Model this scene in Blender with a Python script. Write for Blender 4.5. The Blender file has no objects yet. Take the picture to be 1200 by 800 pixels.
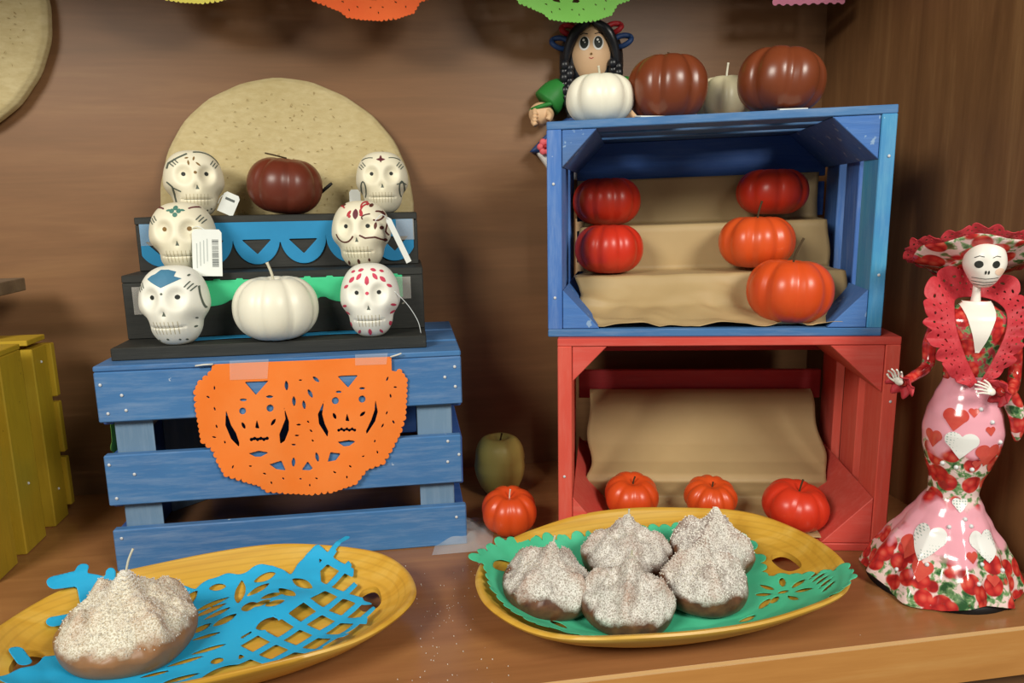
import bpy, bmesh, math, random
import numpy as np
from mathutils import Vector, Matrix, noise
from mathutils.bvhtree import BVHTree
random.seed(7)
PI = math.pi
S = bpy.context.scene
COL = S.collection

# ------------------------------------------------------------------ camera
cam_d = bpy.data.cameras.new('camera'); cam = bpy.data.objects.new('camera', cam_d); COL.objects.link(cam)
cam_d.sensor_width = 36.0; cam_d.lens = 870 / 1200 * 36; cam_d.clip_start = .02
pitch, roll, yaw = .1871, -.0172, -.156
Rz = Matrix.Rotation(yaw, 3, 'Z')
fw = Rz @ Vector((0, math.cos(pitch), -math.sin(pitch)))
u0 = Rz @ Vector((0, math.sin(pitch), math.cos(pitch))); r0 = Rz @ Vector((1, 0, 0))
rt = r0 * math.cos(roll) + u0 * math.sin(roll); up = u0 * math.cos(roll) - r0 * math.sin(roll)
M = Matrix((rt, up, -fw)).transposed().to_4x4(); M.translation = (0, 0, .4526)
cam.matrix_world = M
S.camera = cam
# ------------------------------------------------------------------ world, lamps, exposure
W = bpy.data.worlds.new('room_light'); S.world = W; W.use_nodes = True
bg = W.node_tree.nodes['Background']; bg.inputs[0].default_value = (1, .93, .84, 1); bg.inputs[1].default_value = .16

def area(name, loc, target, size, power, col, size_y=None):
    d = bpy.data.lights.new(name, 'AREA'); d.energy = power; d.color = col
    d.size = size
    if size_y: d.shape = 'RECTANGLE'; d.size_y = size_y
    o = bpy.data.objects.new(name, d); COL.objects.link(o); o.location = loc
    o.rotation_euler = (Vector(target) - Vector(loc)).to_track_quat('-Z', 'Y').to_euler()
    return o
area('room_lamp_main', (-1.15, -.45, 1.32), (.0, 1.0, .35), .7, 31, (1, .965, .86), .5)
area('room_lamp_second', (.95, -.75, 1.35), (.1, 1.0, .3), .7, 29, (1, .965, .86), .5)
S.view_settings.view_transform = 'Standard'; S.view_settings.look = 'None'
S.view_settings.exposure = 0.0; S.view_settings.gamma = 1.0; S.view_settings.use_curve_mapping = False

# ------------------------------------------------------------------ materials
def hexc(h):
    h = h.lstrip('#'); o = []
    for i in (0, 2, 4):
        c = int(h[i:i+2], 16) / 255
        o.append(c / 12.92 if c <= .04045 else ((c + .055) / 1.055) ** 2.4)
    return (*o, 1)

class NT:
    def __init__(s, name):
        s.m = bpy.data.materials.new(name); s.m.use_nodes = True; s.t = s.m.node_tree
        s.b = s.t.nodes['Principled BSDF']
        s.tc = s.n('ShaderNodeTexCoord')
    def n(s, ty, **kw):
        x = s.t.nodes.new(ty)
        for k, v in kw.items(): setattr(x, k, v)
        return x
    def l(s, a, b): s.t.links.new(a, b)
    def coord(s, scale=(1, 1, 1), rnd=True):
        mp = s.n('ShaderNodeMapping'); mp.inputs['Scale'].default_value = scale
        s.l(s.tc.outputs['Object'], mp.inputs['Vector'])
        if rnd:
            oi = s.n('ShaderNodeObjectInfo'); mu = s.n('ShaderNodeMath', operation='MULTIPLY'); mu.inputs[1].default_value = 7.3
            s.l(oi.outputs['Random'], mu.inputs[0]); s.l(mu.outputs[0], mp.inputs['Location'])
        return mp.outputs[0]
    def noise(s, scale, detail=4, st=(1, 1, 1), rough=.6, dist=0, rnd=True):
        x = s.n('ShaderNodeTexNoise'); x.inputs['Scale'].default_value = scale; x.inputs['Detail'].default_value = detail
        x.inputs['Roughness'].default_value = rough; x.inputs['Distortion'].default_value = dist
        s.l(s.coord(st, rnd), x.inputs['Vector']); return x.outputs['Fac']
    def ramp(s, fac, stops):
        r = s.n('ShaderNodeValToRGB'); e = r.color_ramp.elements
        while len(e) < len(stops): e.new(.5)
        for i, (p, c) in enumerate(stops):
            e[i].position = p; e[i].color = c if len(c) == 4 else (*c, 1)
        s.l(fac, r.inputs[0]); return r.outputs[0]
    def mix(s, fac, a, b, mode='MIX'):
        x = s.n('ShaderNodeMix', data_type='RGBA', blend_type=mode)
        for v, i in ((fac, 0), (a, 6), (b, 7)):
            if hasattr(v, 'links') or hasattr(v, 'is_linked'): s.l(v, x.inputs[i])
            else: x.inputs[i].default_value = v
        return x.outputs[2]
    def thr(s, fac, lo, hi):
        x = s.n('ShaderNodeMapRange'); x.inputs[1].default_value = lo; x.inputs[2].default_value = hi
        s.l(fac, x.inputs[0]); return x.outputs[0]
    def bump(s, h, strength=.3, dist=.002):
        b = s.n('ShaderNodeBump'); b.inputs['Strength'].default_value = strength; b.inputs['Distance'].default_value = dist
        s.l(h, b.inputs['Height']); s.l(b.outputs[0], s.b.inputs['Normal'])
    def done(s, col, rough=.6, spec=.5, **kw):
        if hasattr(col, 'is_linked'): s.l(col, s.b.inputs['Base Color'])
        else: s.b.inputs['Base Color'].default_value = col
        s.b.inputs['Roughness'].default_value = rough; s.b.inputs['Specular IOR Level'].default_value = spec
        for k, v in kw.items(): s.b.inputs[k].default_value = v
        return s.m

def wood(name, c1, c2, c3, axis, rough=.45, spec=.4, sc=1.0, bump=.15):
    t = NT(name); st = [9, 9, 9]; st[axis] = .7; st = tuple(v * sc for v in st)
    a = t.noise(4, 6, st, .65, .6); b = t.noise(22, 5, st, .7); c = t.noise(1.6, 2, (1, 1, 1))
    col = t.ramp(a, [(.3, hexc(c1)), (.52, hexc(c2)), (.72, hexc(c3))])
    col = t.mix(t.thr(b, .35, .7), col, t.mix(.35, col, hexc(c1)))
    col = t.mix(t.thr(c, .3, .7), col, t.mix(.25, col, hexc(c3)))
    t.bump(b, bump, .001)
    return t.done(col, rough, spec)

def painted(name, c1, c2, wear='#cfd6dc', wearamt=.73, rough=.55, axis=0, bump=.35, under=None, grain=.22):
    t = NT(name); st = [8, 8, 8]; st[axis] = .8
    a = t.noise(3, 4, (1.5, 1.5, 1.5)); g = t.noise(16, 5, tuple(st), .7); w = t.noise(55, 3, (1, 1, 1), .55); wl = t.noise(5, 2)
    col = t.mix(t.thr(a, .3, .7), hexc(c1), hexc(c2))
    col = t.mix(t.thr(g, .45, .8), col, t.mix(grain, col, hexc(wear)))
    if under: col = t.mix(t.thr(wl, .58, .75), col, t.mix(.6, col, hexc(under)))
    col = t.mix(t.thr(w, wearamt, wearamt + .03), col, hexc(wear))
    t.bump(g, bump, .0012)
    return t.done(col, rough, .35)

def plain(name, c, rough=.5, spec=.4, c2=None, sc=20, bump=0, **kw):
    t = NT(name)
    f = t.noise(sc, 4)
    col = t.mix(t.thr(f, .3, .7), hexc(c), hexc(c2 or c))
    if bump: t.bump(f, bump, .001)
    return t.done(col, rough, spec, **kw)

MT = {}
MT['wall'] = wood('brown_laminate', '#775639', '#855f40', '#916b48', 0, .42, .35, .8, .06)
MT['wall_side'] = wood('brown_laminate_upright', '#6a482c', '#815a38', '#9a724a', 2, .42, .35, .8, .06)
MT['shelf'] = wood('shelf_laminate', '#8c5d38', '#9c6a42', '#aa7849', 0, .22, .5, .7, .04)
MT['edge'] = wood('edge_band', '#b57a3c', '#c68a48', '#d09a58', 0, .35, .4, .8, .04)
MT['edge_line'] = plain('edge_glue_line', '#dcb27a', .5)
MT['blue'] = painted('blue_paint', '#3d6aa0', '#477aae', '#c9d3dd', .735)
MT['blue_z'] = painted('blue_paint_upright', '#3f69b0', '#4c7dc4', '#bfd0e6', .76, axis=2)
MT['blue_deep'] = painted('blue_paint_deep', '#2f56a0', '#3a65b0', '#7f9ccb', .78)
MT['blue_pale'] = painted('blue_paint_thin', '#5f7c98', '#6e8aa4', '#aebfd2', .74, axis=2)
MT['turq'] = painted('turquoise_paint', '#3f76b8', '#45a3c8', '#a7dbe2', .74, axis=2)
MT['blue_end'] = painted('blue_end_grain', '#3f6db4', '#4d7cbc', '#88a6c8', .66, .7, 0, .9, '#59697a')
MT['red'] = painted('red_paint', '#c9463c', '#d4564a', '#e59a8c', .77)
MT['red_z'] = painted('red_paint_upright', '#cf4a3d', '#dc5c4b', '#e59a8c', .78, axis=2)
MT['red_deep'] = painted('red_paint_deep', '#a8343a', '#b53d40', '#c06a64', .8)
MT['yellow'] = painted('yellow_paint', '#b3911f', '#c2a02c', '#5f4a14', .73, axis=2, under='#8c8a2e')
MT['black'] = painted('black_paint', '#242523', '#31322f', '#8a857a', .735, .6, 0, .35, None, .06)
MT['nail'] = plain('nail_head', '#c8ccd0', .35, .6)
MT['greywood'] = wood('grey_wood', '#5b4b3c', '#76644f', '#8c7a62', 0)
MT['white_wax'] = plain('white_wax', '#f2efdf', .38, .5, '#e9e4cf', 8)
MT['cream_wax'] = plain('cream_wax', '#e2d9b8', .4, .5, '#d7cda8', 8)
MT['brown_wax'] = plain('brown_wax', '#70351d', .3, .55, '#7d3f24', 9)
MT['maroon_wax'] = plain('maroon_wax', '#632a1c', .36, .5, '#6f3321', 9)
MT['orange_wax'] = plain('orange_wax', '#d2481b', .32, .5, '#da5723', 8)
MT['red_wax'] = plain('red_orange_wax', '#cc301b', .34, .5, '#d63c22', 8)
MT['wick'] = plain('wick', '#d9d6c6', .8, .2, '#c4bea6')
MT['wick_dark'] = plain('dark_wick', '#4a3a26', .8, .2)
MT['wick_black'] = plain('black_stick', '#1c1a18', .6, .3)
MT['skull'] = plain('skull_clay', '#efe9d3', .5, .4, '#e6dec2', 12, .05)
MT['skull_white'] = plain('skull_white_clay', '#f3f2e8', .48, .4, '#ebe9da', 12, .05)
MT['pupil'] = plain('pupil_paint', '#20241f', .6)
MT['paint_grey'] = plain('grey_green_paint', '#5a6258', .6)
MT['paint_brown'] = plain('dark_brown_paint', '#5a2a22', .6)
MT['paint_red'] = plain('crimson_paint', '#b3333c', .6)
MT['paint_pink'] = plain('pink_red_paint', '#d04560', .6)
MT['paint_teal'] = plain('teal_paint', '#4d7f72', .6)
MT['paint_blue'] = plain('slate_blue_paint', '#4f87a6', .6, .4, '#3f7797', 40)
MT['paint_maroon'] = plain('maroon_paint', '#6a3038', .6)
MT['paint_ochre'] = plain('ochre_paint', '#80602f', .6)
MT['fleck'] = plain('straw_fleck', '#9a8454', .8)
MT['tooth'] = plain('tooth_shadow_paint', '#c2b898', .6)
MT['tag'] = plain('tag_card', '#e8ebe6', .6, .3, '#dfe3de')
MT['pale_ink'] = plain('faded_ink', '#b9bfbb', .7)
MT['ink'] = plain('tag_ink', '#5d6360', .7)
MT['loop'] = plain('plastic_loop', '#dfe4e4', .3, .5)
MT['orange_paper'] = plain('orange_paper', '#ef7a2a', .65, .25, '#f2853a', 14, .08)
MT['orange_paper2'] = plain('deep_orange_paper', '#e85f28', .65, .25, '#ec6a30', 14, .08)
MT['blue_paper'] = plain('blue_paper', '#2b86b8', .6, .25, '#2f90c4', 14, .08)
MT['cyan_paper'] = plain('cyan_paper', '#22a2d6', .6, .25, '#2aaee0', 14, .08)
MT['green_paper'] = plain('green_paper', '#3fbf86', .6, .25, '#4acb92', 14, .08)
MT['mint_paper'] = plain('mint_paper', '#46bf90', .6, .25, '#56cb9f', 14, .08)
MT['lime_paper'] = plain('lime_paper', '#7cc455', .6, .25, '#86cc60', 14, .08)
MT['yellow_paper'] = plain('yellow_paper', '#e3d65a', .6, .25, '#e8dd6a', 14)
MT['pink_paper'] = plain('pink_paper', '#e58aa8', .6, .25, '#ea97b2', 14)
MT['kraft'] = plain('kraft_paper', '#b0966a', .5, .35, '#baa175', 7, .15)
MT['card'] = plain('pale_cardboard', '#cdc3a4', .7)
MT['cord'] = plain('white_cord', '#d8d6cc', .7)
MT['apple'] = plain('apple_skin', '#b9b25e', .35, .5, '#c2b566', 6)
MT['felt_skin'] = plain('doll_skin', '#dcb48a', .5, .4, '#e0ba92')
MT['hair'] = plain('black_hair', '#15161a', .35, .5, '#23252b', 30)
MT['doll_green'] = plain('green_foam', '#2b7a34', .5, .3, '#338a3c')
MT['doll_red'] = plain('red_foam', '#a9262c', .5, .3)
MT['doll_navy'] = plain('navy_foam', '#26406f', .5, .3)
MT['doll_pink'] = plain('coral_foam', '#e2636a', .5, .3)
MT['doll_white'] = plain('white_foam', '#e5e2dc', .5, .3)
MT['bone'] = plain('bone_white', '#f0ece2', .35, .5)
MT['lace'] = plain('red_lace', '#b82e38', .5, .35, '#c93f48', 160, .6)
MT['blush'] = plain('peach_blush', '#eecdb4', .5)
MT['dark_base'] = plain('black_underside', '#1d1b1c', .5)
MT['silver'] = plain('silver_bead', '#dfe2e4', .25, .6)

def tape_mat():
    t = NT('clear_tape'); f = t.noise(60, 3, (1, 1, 1))
    t.bump(f, .4, .001); t.b.inputs['Alpha'].default_value = .22
    return t.done(hexc('#e9e4dc'), .18, .6)
MT['tape'] = tape_mat()
def bag_mat():
    t = NT('clear_plastic'); f = t.noise(40, 3); t.bump(f, .5, .002); t.b.inputs['Alpha'].default_value = .30
    return t.done(hexc('#e6ebef'), .1, .8)
MT['plastic'] = bag_mat()
def straw_mat():
    t = NT('pressed_straw'); a = t.noise(9, 4); b = t.noise(60, 4, (1, 1, 2.2)); c = t.noise(38, 3, (1.8, 1, .8), .5)
    col = t.mix(t.thr(a, .3, .7), hexc('#c0b083'), hexc('#cfc096'))
    col = t.mix(t.thr(b, .38, .68), t.mix(.35, col, hexc('#a58f5c')), col)
    col = t.mix(t.thr(c, .70, .74), col, hexc('#7d6438'))
    t.bump(b, .5, .002)
    return t.done(col, .85, .2)
MT['straw'] = straw_mat()
def tray_mat():
    t = NT('honey_varnished_wood'); a = t.noise(3.2, 4, (.8, 7, 7), .6, 1.2)
    wv = t.n('ShaderNodeTexWave', wave_type='BANDS', bands_direction='Z'); wv.inputs['Scale'].default_value = 62; wv.inputs['Distortion'].default_value = 9
    wv.inputs['Detail'].default_value = 2; wv.inputs['Detail Scale'].default_value = .12; t.l(t.coord((.10, .25, 1), True), wv.inputs['Vector'])
    col = t.ramp(a, [(.3, hexc('#c2912e')), (.5, hexc('#d2a43c')), (.7, hexc('#dcb454'))])
    col = t.mix(t.thr(wv.outputs['Fac'], .70, .98), col, t.mix(.17, col, hexc('#8a6420')))
    return t.done(col, .36, .45)
MT['tray'] = tray_mat()
def bread_mat(name, body, s1, s2, z0):
    t = NT(name); sx = t.n('ShaderNodeSeparateXYZ'); t.l(t.tc.outputs['Object'], sx.inputs[0])
    big = t.noise(26, 3, (1, 1, 1), .6); fine = t.noise(640, 2, (1, 1, 1), .5); mid = t.noise(70, 3)
    ad = t.n('ShaderNodeMath', operation='MULTIPLY_ADD'); ad.inputs[1].default_value = .045; t.l(big, ad.inputs[0]); t.l(sx.outputs[2], ad.inputs[2])
    mk = t.thr(ad.outputs[0], z0, z0 + .008)
    sug = t.ramp(fine, [(.36, hexc(s2)), (.56, hexc(s1))])
    sug = t.mix(t.thr(mid, .48, .72), sug, t.mix(.34, sug, hexc(body)))
    bod = t.mix(t.thr(mid, .3, .7), hexc(body), t.mix(.3, hexc(body), hexc('#b07a4c')))
    col = t.mix(mk, bod, sug)
    mu = t.n('ShaderNodeMath', operation='MULTIPLY'); t.l(fine, mu.inputs[0]); t.l(mk, mu.inputs[1])
    t.bump(mu.outputs[0], .6, .002)
    t.done(col, .6, .4)
    rr = t.n('ShaderNodeMapRange'); rr.inputs[3].default_value = .38; rr.inputs[4].default_value = .85; t.l(mk, rr.inputs[0]); t.l(rr.outputs[0], t.b.inputs['Roughness'])
    at = t.n('ShaderNodeAttribute'); at.attribute_name = 'ridge'
    rm = t.n('ShaderNodeMath', operation='MULTIPLY'); t.l(at.outputs['Fac'], rm.inputs[0]); t.l(t.thr(mid, .30, .60), rm.inputs[1])
    t.l(t.mix(rm.outputs[0], col, t.mix(.42, col, hexc('#a8683c'))), t.b.inputs['Base Color'])
    return t.m
MT['bread_choc'] = bread_mat('sugared_chocolate_bread', '#4d2f26', '#e6e3dc', '#a39a90', .042)
MT['bread_tan'] = bread_mat('sugared_brown_bread', '#8a6546', '#ece7d6', '#b9ac92', .050)
MT['sugar'] = plain('sugar_crystal', '#f6f4ee', .25, .6, '#d9d2c2')
def floral(name, base, dens, zband=None, big=.50, pale='#efd3cf'):
    """printed roses: red discs with green leaves on a pale ground"""
    t = NT(name); co = t.coord((1, 1, 1), False)
    v = t.n('ShaderNodeTexVoronoi'); v.inputs['Scale'].default_value = dens; t.l(co, v.inputs['Vector'])
    v2 = t.n('ShaderNodeTexVoronoi'); v2.inputs['Scale'].default_value = dens * 2.3; t.l(co, v2.inputs['Vector'])
    n1 = t.noise(dens * 2.2, 3, (1, 1, 1), .5, .4, False)
    leaf = t.ramp(n1, [(.36, hexc('#2f5a34')), (.46, hexc('#7aa06a')), (.53, hexc(pale))])
    rose = t.ramp(v2.outputs['Distance'], [(.1, hexc('#e2624f')), (.5, hexc('#c8322e')), (.8, hexc('#9a1f22'))])
    pat = t.mix(t.thr(v.outputs['Distance'], big, big + .06), rose, leaf)
    if zband:
        sx = t.n('ShaderNodeSeparateXYZ'); t.l(t.tc.outputs['Object'], sx.inputs[0])
        wob = t.noise(28, 2, (1, 1, 1), .5, 0, False)
        ad = t.n('ShaderNodeMath', operation='MULTIPLY_ADD'); ad.inputs[1].default_value = .10; t.l(wob, ad.inputs[0]); t.l(sx.outputs[2], ad.inputs[2])
        r = t.n('ShaderNodeValToRGB'); r.color_ramp.interpolation = 'LINEAR'; e = r.color_ramp.elements
        mr = t.n('ShaderNodeMapRange'); mr.inputs[1].default_value = 0; mr.inputs[2].default_value = .35; t.l(ad.outputs[0], mr.inputs[0])
        while len(e) < len(zband): e.new(.5)
        for i, (p, k) in enumerate(zband): e[i].position = p; e[i].color = (k, k, k, 1)
        t.l(mr.outputs[0], r.inputs[0])
        pat = t.mix(r.outputs[0], hexc(base), pat)
    return t.done(pat, .14, .6)
MT['floral'] = floral('rose_print', '#f0b8c0', 52)
MT['floral_red'] = floral('red_rose_print', '#c8322e', 60, None, .60, '#b8404a')
MT['skirt'] = floral('rose_print_skirt', '#efa9b8', 46, [(.0, 1), (.30, 1), (.33, 0), (.44, 0), (.48, 1), (.64, 1), (.67, 0), (1, 0)])
MT['hat'] = floral('hat_print', '#e9c4c0', 40)
def heart_dot():
    t = NT('dotted_white_print'); v = t.n('ShaderNodeTexVoronoi'); v.inputs['Scale'].default_value = 330; v.inputs['Randomness'].default_value = .15
    t.l(t.coord((1, .1, 1), False), v.inputs['Vector'])
    return t.done(t.mix(t.thr(v.outputs['Distance'], .26, .36), hexc('#a9b9b4'), hexc('#eeeeea')), .2, .6)
MT['heart_dot'] = heart_dot()
MT['heart_red'] = plain('red_heart_print', '#c9443c', .15, .6, '#d65a4a', 60)

# ------------------------------------------------------------------ object helpers
def link(o, parent=None):
    COL.objects.link(o)
    if parent: o.parent = parent
    return o
def tag(o, label=None, cat=None, group=None, kind=None):
    if label: o['label'] = label
    if cat: o['category'] = cat
    if group: o['group'] = group
    if kind: o['kind'] = kind
    return o
def thing(name, label, cat, loc=(0, 0, 0), rz=0, group=None):
    o = bpy.data.objects.new(name, None); o.empty_display_size = .02; link(o)
    o.location = loc; o.rotation_euler = (0, 0, rz)
    return tag(o, label, cat, group)
def mesh(name, V, Fc, m, parent=None, smooth=True):
    me = bpy.data.meshes.new(name); me.from_pydata([tuple(v) for v in V], [], [tuple(f) for f in Fc]); me.update()
    if smooth: me.polygons.foreach_set('use_smooth', [True] * len(me.polygons))
    if m: me.materials.append(MT[m] if isinstance(m, str) else m)
    return link(bpy.data.objects.new(name, me), parent)
def from_bm(name, bm, m, parent=None, smooth=False):
    me = bpy.data.meshes.new(name); bmesh.ops.recalc_face_normals(bm, faces=bm.faces); bm.to_mesh(me); bm.free()
    if smooth: me.polygons.foreach_set('use_smooth', [True] * len(me.polygons))
    me.materials.append(MT[m] if isinstance(m, str) else m)
    return link(bpy.data.objects.new(name, me), parent)
def prism(name, pts, axis, a, b, m, parent=None, bev=.001, warp=None):
    """polygon pts in the two other axes, extruded along axis from a to b; origin at its centre"""
    bm = bmesh.new(); o = [i for i in range(3) if i != axis]
    def mk(p, t):
        v = [0, 0, 0]; v[o[0]] = p[0]; v[o[1]] = p[1]; v[axis] = t; return Vector(v)
    A = [mk(p, a) for p in pts]; B = [mk(p, b) for p in pts]
    if warp: A = [warp(v) for v in A]; B = [warp(v) for v in B]
    c = sum(A + B, Vector()) / (2 * len(pts))
    va = [bm.verts.new(v - c) for v in A]; vb = [bm.verts.new(v - c) for v in B]
    n = len(pts); bm.faces.new(va); bm.faces.new(vb[::-1])
    for i in range(n): bm.faces.new((va[i], vb[i], vb[(i+1) % n], va[(i+1) % n]))
    bmesh.ops.recalc_face_normals(bm, faces=bm.faces)
    if bev: bmesh.ops.bevel(bm, geom=bm.edges[:], offset=bev, segments=1, affect='EDGES', profile=.5)
    ob = from_bm(name, bm, m, parent); ob.location = c
    return ob
def board(name, x0, x1, y0, y1, z0, z1, m, parent=None, bev=.0012, warp=None):
    return prism(name, [(x0, y0), (x1, y0), (x1, y1), (x0, y1)], 2, z0, z1, m, parent, bev, warp)
def tube_geo(P, R, seg=8, V=None, Fc=None):
    V = [] if V is None else V; Fc = [] if Fc is None else Fc
    P = [Vector(p) for p in P]; R = [R] * len(P) if not hasattr(R, '__len__') else R
    base = len(V); ref = None
    for i, p in enumerate(P):
        t = (P[min(i+1, len(P)-1)] - P[max(i-1, 0)]).normalized()
        if ref is None: ref = t.orthogonal().normalized()
        ref = (ref - t * ref.dot(t)).normalized(); b = t.cross(ref)
        for k in range(seg):
            a = 2 * PI * k / seg; V.append(p + (ref * math.cos(a) + b * math.sin(a)) * R[i])
    for i in range(len(P) - 1):
        for k in range(seg):
            k2 = (k+1) % seg; Fc.append((base+i*seg+k, base+i*seg+k2, base+(i+1)*seg+k2, base+(i+1)*seg+k))
    Fc.append(tuple(base + k for k in range(seg))[::-1]); Fc.append(tuple(base + (len(P)-1)*seg + k for k in range(seg)))
    return V, Fc
def spline(P, n=6):
    P = [Vector(p) for p in P]; o = []
    for i in range(len(P) - 1):
        a, b, c, d = P[max(i-1, 0)], P[i], P[i+1], P[min(i+2, len(P)-1)]
        for k in range(n):
            t = k / n
            o.append(.5 * ((2*b) + (c-a)*t + (2*a-5*b+4*c-d)*t*t + (-a+3*b-3*c+d)*t**3))
    return o + [P[-1]]
def tube(name, P, R, m, parent=None, seg=8):
    V, Fc = tube_geo(P, R, seg); return mesh(name, V, Fc, m, parent)
def lathe_geo(fn, nt, nz, closed=True):
    """fn(theta, i/nz)->Vector ; poles shared by tiny rings"""
    V = []; Fc = []
    for j in range(nz + 1):
        for i in range(nt): V.append(fn(2*PI*i/nt, j/nz))
    for j in range(nz):
        for i in range(nt):
            i2 = (i+1) % nt; Fc.append((j*nt+i, j*nt+i2, (j+1)*nt+i2, (j+1)*nt+i))
    Fc.append(tuple(range(nt))[::-1]); Fc.append(tuple(nz*nt + i for i in range(nt)))
    return V, Fc
def ball_geo(c, rx, ry, rz, nt=20, nz=12):
    c = Vector(c)
    def f(th, t):
        ph = -PI/2 + PI * min(max(t, .004), .996)
        return c + Vector((rx*math.cos(ph)*math.cos(th), ry*math.cos(ph)*math.sin(th), rz*math.sin(ph)))
    return lathe_geo(f, nt, nz)
def ball(name, c, r, m, parent=None, nt=20, nz=12):
    r = (r, r, r) if not hasattr(r, '__len__') else r
    V, Fc = ball_geo(c, *r, nt, nz); return mesh(name, V, Fc, m, parent)
def sstep(a, b, x):
    t = min(max((x - a) / (b - a), 0), 1); return t*t*(3-2*t)

# ---- flat shapes from signed distances (cut paper, painted marks, lace)
def s_circ(X, Y, x, y, r): return np.hypot(X-x, Y-y) - r
def s_ell(X, Y, x, y, a, b, ang=0):
    c, s = math.cos(ang), math.sin(ang); u = (X-x)*c + (Y-y)*s; v = -(X-x)*s + (Y-y)*c
    return (np.hypot(u/a, v/b) - 1) * min(a, b)
def s_leaf(X, Y, x, y, a, b, ang=0):
    c, s = math.cos(ang), math.sin(ang); u = (X-x)*c + (Y-y)*s; v = np.abs(-(X-x)*s + (Y-y)*c)
    r = (a*a + b*b) / (2*b); return np.hypot(u, v + (r - b)) - r
def s_seg(X, Y, p, q, r):
    px, py = X-p[0], Y-p[1]; dx, dy = q[0]-p[0], q[1]-p[1]; h = np.clip((px*dx+py*dy)/max(dx*dx+dy*dy, 1e-12), 0, 1)
    return np.hypot(px-dx*h, py-dy*h) - r
def s_line(X, Y, P, r):
    d = s_seg(X, Y, P[0], P[1], r)
    for a, b in zip(P[1:-1], P[2:]): d = np.minimum(d, s_seg(X, Y, a, b, r))
    return d
def s_poly(X, Y, P):
    d = np.full(X.shape, 1e9); ins = np.zeros(X.shape, bool)
    n = len(P)
    for i in range(n):
        a, b = P[i], P[(i+1) % n]; d = np.minimum(d, s_seg(X, Y, a, b, 0))
        if abs(b[1]-a[1]) > 1e-12:
            cr = ((a[1] > Y) != (b[1] > Y)) & (X < (b[0]-a[0])*(Y-a[1])/(b[1]-a[1]) + a[0]); ins ^= cr
    return np.where(ins, -d, d)
def s_heart(X, Y, x, y, s):
    u = np.abs(X-x)/s; v = (Y-y)/s + .1
    d1 = np.hypot(u-.42, v-.25) - .48
    d2 = s_poly(np.abs(X-x)/s, v, [(-.2, .25), (.86, .08), (0.0, -.95), (-.2, -.95)])
    return np.minimum(d1, d2) * s
def cut(base, *holes):
    for h in holes: base = np.maximum(base, -h)
    return base
def sheet_geo(x0, x1, y0, y1, step, sdf, fmap):
    nx = int((x1-x0)/step) + 2; ny = int((y1-y0)/step) + 2
    xs = x0 + step*np.arange(nx); ys = y0 + step*np.arange(ny)
    X, Y = np.meshgrid(xs, ys, indexing='ij'); D = sdf(X, Y)
    V = []; Fc = []; idx = {}
    def vert(key, x, y):
        if key not in idx:
            p = fmap(float(x), float(y))
            if p is None: idx[key] = -1
            else: idx[key] = len(V); V.append(Vector(p))
        return idx[key]
    live = np.minimum(np.minimum(D[:-1, :-1], D[1:, :-1]), np.minimum(D[:-1, 1:], D[1:, 1:])) < 0
    for i, j in zip(*np.nonzero(live)):
        cs = [(i, j), (i+1, j), (i+1, j+1), (i, j+1)]; ids = []
        for k in range(4):
            a, b = cs[k], cs[(k+1) % 4]; da, db = D[a], D[b]
            if da < 0: ids.append(vert(a, xs[a[0]], ys[a[1]]))
            if (da < 0) != (db < 0):
                t = da/(da-db); key = (min(a, b), max(a, b))
                ids.append(vert(key, xs[a[0]]+(xs[b[0]]-xs[a[0]])*t, ys[a[1]]+(ys[b[1]]-ys[a[1]])*t))
        if len(ids) >= 3 and -1 not in ids: Fc.append(tuple(ids))
    return V, Fc
def sheet(name, rng, step, sdf, fmap, m, parent=None, thick=.0003, smooth=True):
    V, Fc = sheet_geo(*rng, step, sdf, fmap)
    o = mesh(name, V, Fc, m, parent, smooth)
    if thick:
        md = o.modifiers.new('thickness', 'SOLIDIFY'); md.thickness = thick; md.offset = 0
    return o
class Skin:
    """front-facing projector: puts painted marks on a surface along local +y"""
    def __init__(s, V, Fc): s.b = BVHTree.FromPolygons([tuple(v) for v in V], Fc)
    def __call__(s, off=.0004):
        def f(x, z):
            h = s.b.ray_cast(Vector((x, -1, z)), Vector((0, 1, 0)))
            if h[0] is None: return None
            n = h[1]
            if n.y > -.03: n = -n if n.y > .3 else n
            return h[0] + (n if n.y < 0 else -n) * off
        return f
def mark(name, skin, rng, step, sdf, m, parent, off=.0004):
    V, Fc = sheet_geo(*rng, step, sdf, skin(off))
    if not Fc: return None
    o = mesh(name, V, Fc, m, parent); return o

# ------------------------------------------------------------------ the setting: a cupboard niche
def struct(o): o['kind'] = 'structure'; return o
WALL_Y, WALL_X, EDGE_Y = 1.223, .736, .624
struct(board('floor', -1.7, WALL_X + .02, EDGE_Y, WALL_Y + .02, -.05, 0, 'shelf', None, .0008))
struct(board('trim_1', -1.7, WALL_X + .02, EDGE_Y - .004, EDGE_Y, -.055, -.0012, 'edge', None, .0006))
struct(board('trim_2', -1.7, WALL_X + .02, EDGE_Y - .0042, EDGE_Y + .0004, -.0012, .0002, 'edge_line', None, 0))
struct(board('wall_back', -1.7, WALL_X + .02, WALL_Y, WALL_Y + .02, -.7, 1.25, 'wall', None, 0))
struct(board('wall_right', WALL_X, WALL_X + .02, EDGE_Y - .03, WALL_Y, -.7, 1.25, 'wall_side', None, 0))
struct(board('ceiling', -1.7, WALL_X + .02, EDGE_Y + .08, WALL_Y, .875, .905, 'wall', None, .001))
struct(board('wall_below', -1.7, WALL_X, EDGE_Y + .03, EDGE_Y + .05, -.7, -.05, 'wall', None, 0))

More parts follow.
